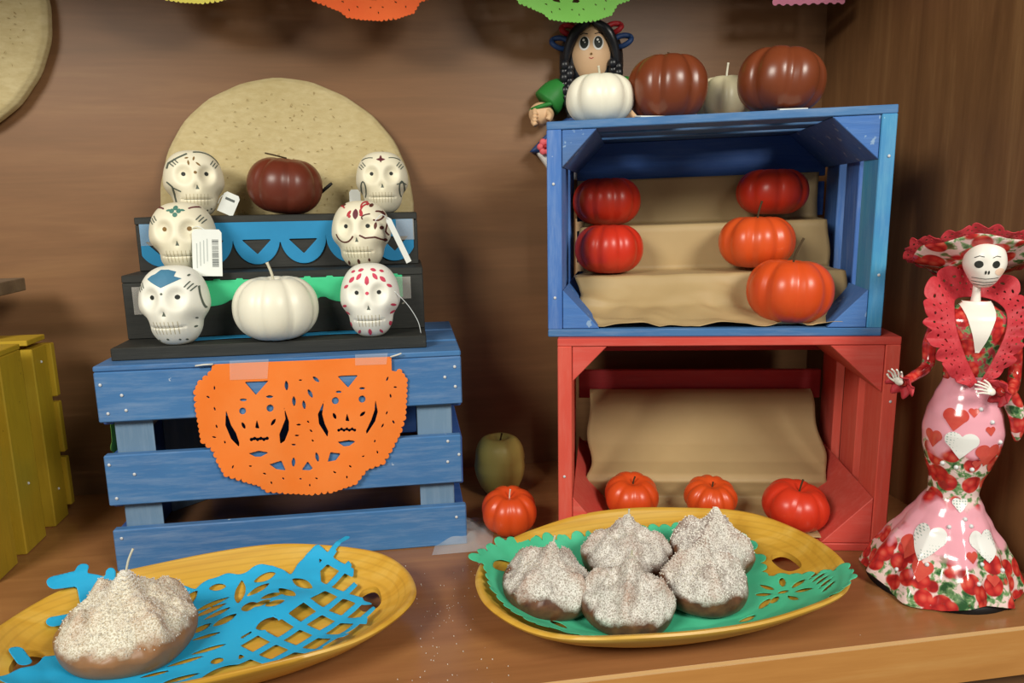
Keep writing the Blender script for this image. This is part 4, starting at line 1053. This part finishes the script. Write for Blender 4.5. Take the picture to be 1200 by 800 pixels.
# hair: cap open at the face, hanging past the shoulders
def hairf(th, t):
    ph = -PI/2 + PI*min(max(t, .004), .996); c, s = math.cos(ph), math.sin(ph); rho = abs(c)**.75
    x, y = rho*math.cos(th)*.050, rho*math.sin(th)*.030 + .012
    if s < 0: x *= 1 + .12*(-s)
    return Vector((x, y, hz - .004 + .054*s))
V, Fc = lathe_geo(hairf, 48, 28); mesh('hair', V, Fc, 'hair', DL)
for sx in (-1, 1):
    P = spline([(sx*.004, -.018, hz+.045), (sx*.024, -.0205, hz+.031), (sx*.036, -.015, hz+.006), (sx*.040, -.010, hz-.022)], 6)
    tube('fringe', P, [.003 + .005*math.sin(PI*min(1, .15 + .85*i/(len(P)-1))) for i in range(len(P))], 'hair', DL, 10)
    V, Fc = [], []
    for k in range(9):
        z = hz - .016 - .0095*k; x = sx*(.037 + .0035*math.sin(k*.5)) - sx*.001*k
        for q in (-1, 1):
            v2, f2 = ball_geo((x + q*.0042, -.016 + q*.002*(-1)**k, z - (q > 0)*.0045), .0074, .006, .0080, 12, 8); b0 = len(V); V += v2; Fc += [tuple(i + b0 for i in f_) for f_ in f2]
    mesh('braid', V, Fc, 'hair', DL)
    # ribbon loops
    for (dz, dx, mt_, rr_) in ((.037, .034, 'doll_red', .0105), (.018, .047, 'doll_navy', .0125)):
        P = [Vector((sx*(dx + rr_*1.15*math.cos(a)), -.006 + .003*math.sin(2*a), hz + dz + rr_*.62*math.sin(a) + .25*rr_*math.cos(a))) for a in [2*PI*i/22 for i in range(23)]]
        tube('ribbon_loop', P, .0042, mt_, DL, 8)
    # sleeve, cuff and hand
    P = spline([(sx*.026, .0, hz-.060), (sx*.050, -.004, hz-.054), (sx*.070, -.010, hz-.072)], 6)
    tube('sleeve', P, [.014 + .010*sstep(0, .8, i/(len(P)-1)) for i in range(len(P))], 'doll_green', DL, 16)
    V, Fc = ball_geo((sx*.078, -.016, hz-.088), .0200, .016, .0180, 20, 14)
    for i in range(4):
        a = -.6 + .4*i; v2, f2 = tube_geo(spline([(sx*.080, -.022, hz-.092 + .004*i), (sx*(.090 - .001*i), -.028, hz-.099 + .005*i), (sx*.086, -.033, hz-.106 + .005*i)], 4), .0042, 8); b0 = len(V); V += v2; Fc += [tuple(k + b0 for k in f_) for f_ in f2]
    v2, f2 = tube_geo(spline([(sx*.068, -.026, hz-.086), (sx*.064, -.033, hz-.093), (sx*.067, -.037, hz-.099)], 4), .0044, 8); b0 = len(V); V += v2; Fc += [tuple(k + b0 for k in f_) for f_ in f2]
    mesh('hand', V, Fc, 'felt_skin', DL)
    P = [(sx*(.073 + .0) + .0215*math.cos(a), -.012 + .019*math.sin(a), hz - .077 - sx*.25*.0215*math.cos(a)) for a in [2*PI*i/20 for i in range(21)]]
    tube('sleeve_cuff', P, .0034, 'doll_green', DL, 8)
    tube('leg', [(sx*.016, .005, .012), (sx*.016, .005, .14)], .009, 'felt_skin', DL, 12)
    ball('shoe', (sx*.017, -.004, .0105), (.012, .018, .0105), 'hair', DL, 16, 10)
def bodf(th, t):
    z = hz - .042 - .085*t; r = .012 + .020*sstep(0, .35, t); return Vector((r*1.05*math.cos(th), r*.8*math.sin(th) + .004, z))
V, Fc = lathe_geo(bodf, 28, 10); mesh('torso', V, Fc, 'doll_green', DL)
def skf(th, t):
    z = hz - .090 - .056*t; r = .030 + .068*t**.75; r *= 1 + .04*math.cos(9*th)*t; return Vector((r*math.cos(th), min(.030, max(-.026, r*math.sin(th)))*.9, z))
V, Fc = lathe_geo(skf, 54, 14); mesh('skirt', V, Fc, 'doll_navy', DL)
V, Fc = lathe_geo(lambda th, t: Vector(((.088 - .030*t)*math.cos(th), min(.028, max(-.024, .08*math.sin(th)))*.9, hz - .1475 - .042*t)), 54, 6); mesh('petticoat', V, Fc, 'doll_white', DL)
P = [(.022*math.cos(a), .004 + .018*math.sin(a), hz - .047 + .003*math.sin(a)) for a in [2*PI*i/24 for i in range(25)]]; tube('collar', P, .006, 'doll_red', DL, 8)
V, Fc = [], []
for k in range(6):
    a = 2*PI*k/6; v2, f2 = ball_geo((-.071 + .0080*math.cos(a), -.029, hz - .139 + .0080*math.sin(a)), .0056, .003, .0056, 10, 6); b0 = len(V); V += v2; Fc += [tuple(i + b0 for i in f_) for f_ in f2]
fl = mesh('flower', V, Fc, 'doll_pink', DL); ball('flower_centre', (-.071, -.032, hz-.139), .0035, 'doll_red', fl, 10, 6)

# ------------------------------------------------------------------ skeleton lady figurine
CT = thing('skeleton_lady_figurine', 'skeleton lady figurine in a red lace hat and pink heart-printed gown', 'figurine', (.622, .726, 0), -.40); CT.scale = (.97, .97, .97)
# gown: mermaid skirt, axis drifts a little to the right going up
SK = [(.006, .0850), (.03, .0755), (.055, .063), (.08, .047), (.10, .0355), (.118, .0265), (.135, .0285), (.155, .035), (.175, .0405), (.195, .0425), (.215, .0395), (.235, .0325), (.252, .0255), (.262, .0235)]
def sk_r(z):
    if z <= SK[0][0]: return SK[0][1]
    for (a, ra), (b, rb) in zip(SK[:-1], SK[1:]):
        if z <= b:
            k = (z-a)/(b-a); k = k*k*(3-2*k)*.5 + k*.5; return ra + (rb-ra)*k
    return SK[-1][1]
def sk_c(z): return .011*sstep(0, .2, z)
def sk_p(th, z, off=0):
    fl_ = sstep(.125, .02, z); r = sk_r(z)
    pl = abs(((th*9/(2*PI)) + .15) % 1 - .5)*2        # pleats
    r = r*(1 + fl_*(.14*(pl - .5) + .03*math.sin(3*th + 1))) + off
    zz = z + (fl_**3)*(.006*math.sin(4*th + .5) + .004*(pl-.5)) * (1 if z > .0065 else 1)
    return Vector((sk_c(z) + r*math.cos(th), r*.96*math.sin(th), max(zz, .0015)))
V, Fc = lathe_geo(lambda th, t: sk_p(th, .006 + .256*t), 144, 72); Fc = Fc[:-2]
mesh('gown_skirt', V, Fc, 'skirt', CT)
V, Fc = lathe_geo(lambda th, t: Vector(((.08 - .012*t)*math.cos(th), (.077 - .012*t)*math.sin(th), .0005 + .011*t)), 48, 2); mesh('skirt_base', V, Fc, 'dark_base', CT)
# hearts and beads printed on the gown (th0 measured from the front, -y)
def on_gown(name, th0, z0, half, sdf, m, step=.0009, off=.0006):
    def fm(a, b):
        z = z0 + b; return sk_p(-PI/2 + th0 + a/sk_r(z0), z, off) if .007 < z < .26 else None
    V, Fc = sheet_geo(-half, half, -half, half, step, sdf, fm)
    return mesh(name, V, Fc, m, CT)
on_gown('dotted_heart', -.30, .189, .024, lambda X, Y: s_heart(X, Y, 0, 0, .019), 'heart_dot', .0009, .0011)
on_gown('red_heart', -.52, .217, .02, lambda X, Y: s_heart(X, Y, 0, 0, .015), 'heart_red')
on_gown('red_heart', .42, .178, .02, lambda X, Y: s_heart(X, Y, 0, 0, .0165), 'heart_red')
on_gown('red_heart', -1.05, .190, .02, lambda X, Y: s_heart(X, Y, 0, 0, .013), 'heart_red')
for a, z, s in ((.40, .205, .0065), (.72, .160, .006), (.18, .165, .006), (-.05, .225, .006), (-.55, .045, .012), (.55, .035, .008), (-.9, .06, .015), (.2, .06, .008)):
    on_gown('small_heart', a, z, .016, lambda X, Y: s_heart(X, Y, 0, 0, s), 'heart_red')
on_gown('dotted_heart', -.62, .073, .028, lambda X, Y: s_heart(X, Y, 0, 0, .021), 'heart_dot', .0009, .0011)
on_gown('dotted_heart', .55, .073, .028, lambda X, Y: s_heart(X, Y, 0, 0, .020), 'heart_dot', .0009, .0011)
on_gown('dotted_heart', .0, .113, .012, lambda X, Y: s_heart(X, Y, 0, 0, .009), 'heart_dot', .0009, .0011)
bm_ = None
for a, z in ((.15, .228), (.45, .214), (-.75, .160), (-.35, .158), (.1, .157), (.75, .19), (.15, .097), (-.25, .088), (-.5, .05), (.3, .09), (.42, .05), (.75, .045), (.25, .03), (-.95, .03)):
    p = sk_p(-PI/2 + a, z, .0005)
    if bm_ is None: o_ = ball('bead', (0, 0, 0), .0026, 'silver', CT, 10, 6); bm_ = o_.data
    else: o_ = link(bpy.data.objects.new('bead', bm_), CT)
    o_.location = p
# torso
TX = .011
def torf(th, t):
    z = .256 + .090*t; r = .0245 + .0105*sstep(.1, .7, t) - .022*sstep(.8, 1.0, t)
    return Vector((TX + r*1.08*math.cos(th), r*.72*math.sin(th) - .004*math.exp(-((t-.6)/.2)**2)*(math.sin(th) < 0), z))
TV, TF = lathe_geo(torf, 48, 24); mesh('bodice', TV, TF, 'floral_red', CT)
ts_ = Skin(TV, TF)
mark('bare_chest', ts_, (TX-.03, TX+.03, .27, .348), .0010, lambda X, Y: s_poly(X, Y, [(TX-.018, .347), (TX+.016, .347), (TX+.015, .335), (TX+.001, .291), (TX-.003, .291), (TX-.016, .335)]), 'bone', CT, .0012)
tube('neck', [(TX, .001, .338), (TX, 0, .346), (TX, 0, .356), (TX, 0, .372)], [.0085, .0052, .0042, .0042], 'bone', CT, 14)
# head
HC = Vector((TX + .003, -.006, .3885))
def chf(th, t):
    ph = -PI/2 + PI*min(max(t, .004), .996); c, s = math.cos(ph), math.sin(ph); rho = abs(c)**.75
    j = sstep(.05, -.8, s); x = rho*math.cos(th)*(1 - .22*j); y = rho*math.sin(th)*(1 - .08*j)
    if y < 0: y = -abs(y)**.85
    fr = sstep(.1, -.5, y)
    y += fr*.06*math.exp(-((abs(x)-.38)/.2)**2 - ((s-.05)/.2)**2) - fr*.06*math.exp(-(x/.5)**2 - ((s+.6)/.25)**2)
    return HC + Vector((x*.0212, y*.0215, s*.0262))
CV, CF = lathe_geo(chf, 64, 44); hd = mesh('skull_head', CV, CF, 'bone', CT)
cs_ = Skin(CV, CF)
hx, hzz = HC.x, HC.z
for sx in (-1, 1):
    e = (hx + sx*.0080 - .003, hzz + .001); mark('eye_paint', cs_, (e[0]-.007, e[0]+.007, e[1]-.007, e[1]+.007), .0005, lambda X, Y: s_circ(X, Y, *e, .0040), 'pupil', hd)
    n_ = (hx - .003 + sx*.0014, hzz - .0078); mark('nose_paint', cs_, (n_[0]-.003, n_[0]+.003, n_[1]-.004, n_[1]+.004), .0004, lambda X, Y: s_ell(X, Y, *n_, .0009, .0022), 'pupil', hd)
    b_ = (hx - .003 + sx*.0080, hzz + .0092); mark('brow_paint', cs_, (b_[0]-.006, b_[0]+.006, b_[1]-.003, b_[1]+.004), .0004, lambda X, Y: s_line(X, Y, [(b_[0]-.004, b_[1]-.001), (b_[0], b_[1]+.001), (b_[0]+.004, b_[1])], .00035), 'pupil', hd)
mark('teeth_paint', cs_, (hx-.02, hx+.016, hzz-.025, hzz-.008), .0004, lambda X, Y: np.minimum(np.minimum(s_line(X, Y, [(hx-.014, hzz-.0140), (hx-.004, hzz-.0150), (hx+.010, hzz-.0135)], .0003), s_line(X, Y, [(hx-.013, hzz-.0180), (hx-.004, hzz-.0190), (hx+.009, hzz-.0175)], .0003)),
     s_line(X, Y, [(hx-.012, hzz-.0215), (hx-.004, hzz-.0225), (hx+.007, hzz-.0210)], .0003)), 'pupil', hd)
mark('cheek_blush', cs_, (hx+.003, hx+.022, hzz-.016, hzz+.002), .0008, lambda X, Y: s_ell(X, Y, hx+.010, hzz-.007, .0055, .004), 'blush', hd, .0003)
# hat: brim tipped back, ruffled lace edge, crown behind
HT = bpy.data.objects.new('hat', None); HT.empty_display_size = .02; link(HT, CT); HT.location = (TX + .003, .021, .3860); HT.rotation_euler = (-.46, .05, 0)
def brimf(r, th):
    return Vector((r*math.cos(th), r*.92*math.sin(th), .012*(r/.06)**2 - .004 + .0022*math.sin(6*th)*(r/.06)**2))
V, Fc = [], []; nr, ntb = 10, 96
for j in range(nr+1):
    for i in range(ntb): V.append(brimf(.012 + .052*j/nr, 2*PI*i/ntb))
for j in range(nr):
    for i in range(ntb):
        i2 = (i+1) % ntb; Fc.append((j*ntb+i, j*ntb+i2, (j+1)*ntb+i2, (j+1)*ntb+i))
b = mesh('hat_brim', V, Fc, 'hat', HT); md = b.modifiers.new('thickness', 'SOLIDIFY'); md.thickness = .0012; md.offset = 0
def lace_sdf(L, Wd, per, hole):
    def f(X, Y):
        u = np.mod(X, per) - per/2
        edge = Wd*.86 + np.sqrt(np.maximum((per*.5)**2 - u**2, 0))*.55*(Wd*.28/(per*.28)) - Y
        d = np.maximum(-edge, -Y)
        d = np.maximum(d, np.maximum(-X, X - L))
        hs = np.full(X.shape, 1e9)
        for row, yy in enumerate((Wd*.72, Wd*.48, Wd*.28)):
            pr = per/2; uu = np.mod(X + (row % 2)*pr/2, pr) - pr/2
            hs = np.minimum(hs, np.hypot(uu, Y - yy) - hole*(1 - .15*row))
        return np.maximum(d, -hs)
    return f
Lh = 2*PI*.062
V, Fc = sheet_geo(0, Lh, 0, .0205, .0010, lace_sdf(Lh + .01, .017, .0135, .00125),
    lambda a, b: brimf(.0595 + b*.78, a/.062) + Vector((0, 0, .0025*math.sin(a/.062*19)*(b/.017) + .0012)))
b = mesh('lace_trim', V, Fc, 'lace', HT); md = b.modifiers.new('thickness', 'SOLIDIFY'); md.thickness = .0009; md.offset = 0
V, Fc = lathe_geo(lambda th, t: Vector((.027*math.cos(th)*(1 - .25*t**3), .025*math.sin(th)*(1 - .25*t**3), -.003 + .020*t)), 40, 8); mesh('hat_crown', V, Fc, 'hat', HT)
# lace collar: a ruffled band from waist over the shoulders and round the neck
CP = spline([(TX + .000, -.026, .258), (TX - .014, -.027, .285), (TX - .024, -.022, .315), (TX - .025, -.010, .337), (TX - .018, .010, .347), (TX, .016, .349), (TX + .018, .010, .347), (TX + .026, -.010, .337), (TX + .024, -.022, .315), (TX + .013, -.027, .285), (TX + .002, -.027, .258)], 14)
cl_ = [0]
for a, b in zip(CP[:-1], CP[1:]): cl_.append(cl_[-1] + (b-a).length)
Lc = cl_[-1]
def cp_at(s):
    s = min(max(s, 0), Lc); i = 0
    lo = np.searchsorted(cl_, s) - 1; i = int(min(max(lo, 0), len(CP)-2)); k = (s - cl_[i])/max(cl_[i+1]-cl_[i], 1e-9)
    return CP[i].lerp(CP[i+1], k)
def collar_map(s, b):
    p = cp_at(s); u = s/Lc; side = -1 if u < .5 else 1
    mid = math.exp(-((u-.5)/.13)**2)
    ends = sstep(0, .12, min(u, 1-u))
    out = Vector((side*(1 - mid)*.95, -.40*(1-mid) + .55*mid, .10 + .95*mid)).normalized()
    if mid < .2 and min(u, 1-u) < .2: out = Vector((side*.8, -.5, -.55*(1-ends))).normalized()
    wd = .46 + .80*ends
    if u > .5: wd *= .50 + .5*mid
    q = p + out*b*wd + Vector((0, -.004, 0)) + Vector((.15, -.6, .35)).normalized()*.0032*math.sin(s*330)*(b/.028)
    return q
V, Fc = sheet_geo(0, Lc, 0, .0335, .0011, lace_sdf(Lc + .01, .028, .0150, .00135), collar_map)
b = mesh('lace_collar', V, Fc, 'lace', CT); md = b.modifiers.new('thickness', 'SOLIDIFY'); md.thickness = .0009; md.offset = 0
# arms and skeleton hands
def hand_mesh(name, c, d, side, parent):
    """palm plus five separate bony fingers; d = pointing direction"""
    c = Vector(c); d = Vector(d).normalized(); sd = Vector(side).normalized(); nrm = d.cross(sd).normalized()
    V, Fc = ball_geo((0, 0, 0), .0048, .0030, .0055, 14, 10); Rm = Matrix((sd, nrm, d)).transposed(); V = [Rm @ v + c for v in V]
    for off, L_, sp in ((-.0036, .0120, -.30), (-.0013, .0150, -.10), (.0012, .0145, .10), (.0034, .0115, .32)):
        P = spline([c + sd*off, c + sd*(off + sp*L_*.5) + d*(.004 + L_*.5) + nrm*.001, c + sd*(off + sp*L_) + d*(.004 + L_) - nrm*.0018], 4)
        v2, f2 = tube_geo(P, [.00115]*3 + [.00135] + [.001]*(len(P)-4), 8); b0 = len(V); V += v2; Fc += [tuple(i + b0 for i in f_) for f_ in f2]
    P = spline([c - sd*.003 - d*.001, c - sd*.0085 + d*.004, c - sd*.0105 + d*.010], 4); v2, f2 = tube_geo(P, .0012, 8); b0 = len(V); V += v2; Fc += [tuple(i + b0 for i in f_) for f_ in f2]
    return mesh(name, V, Fc, 'bone', parent)
def ruff(name, c, d, parent, R0=.014):
    c = Vector(c); d = Vector(d).normalized(); a1 = d.orthogonal().normalized(); a2 = d.cross(a1)
    V, Fc = [], []; n = 60
    for j in range(5):
        for i in range(n):
            a = 2*PI*i/n; r = .004 + (R0-.004)*j/4*(1 + .12*math.sin(a*7)); V.append(c + (a1*math.cos(a) + a2*math.sin(a))*r + d*(.006*(j/4) + .0035*math.sin(a*7)*(j/4)))
    for j in range(4):
        for i in range(n):
            i2 = (i+1) % n; Fc.append((j*n+i, j*n+i2, (j+1)*n+i2, (j+1)*n+i))
    o = mesh(name, V, Fc, 'lace', parent); md = o.modifiers.new('thickness', 'SOLIDIFY'); md.thickness = .0008; return o
P = spline([(TX-.033, .0, .330), (TX-.044, -.004, .298), (TX-.047, -.012, .272), (TX-.066, -.030, .262), (TX-.080, -.044, .258)], 6)
tube('sleeve', P, [.0085 - .004*i/(len(P)-1) for i in range(len(P))], 'floral_red', CT, 14)
ruff('lace_cuff', (TX-.078, -.041, .2575), (-.6, -.6, -.45), CT, .0155)
hand_mesh('hand', (TX-.085, -.048, .260), (-.35, -.35, .86), (.75, -.6, .1), CT)
P = spline([(TX+.036, .0, .328), (TX+.044, .0, .298), (TX+.045, -.006, .262), (TX+.034, -.030, .250), (TX+.018, -.042, .251)], 6)
tube('sleeve', P, [.0085 - .0035*i/(len(P)-1) for i in range(len(P))], 'floral_red', CT, 14)
ruff('lace_cuff', (TX+.022, -.041, .2515), (-.8, -.45, -.15), CT, .0150)
hand_mesh('hand', (TX+.008, -.048, .2525), (-.86, -.25, .32), (-.2, -.55, -.8), CT)
# sash of printed fabric at the right hip
P = spline([(TX+.024, -.018, .256), (TX+.037, -.022, .240), (TX+.046, -.024, .215), (TX+.048, -.022, .190)], 6)
tube('sash', P, [.005, .006, .007, .0078, .0085, .009, .0092, .0093, .0092, .009, .0088, .0085, .008, .0075, .007, .0062, .005, .0035, .002], 'floral', CT, 12)
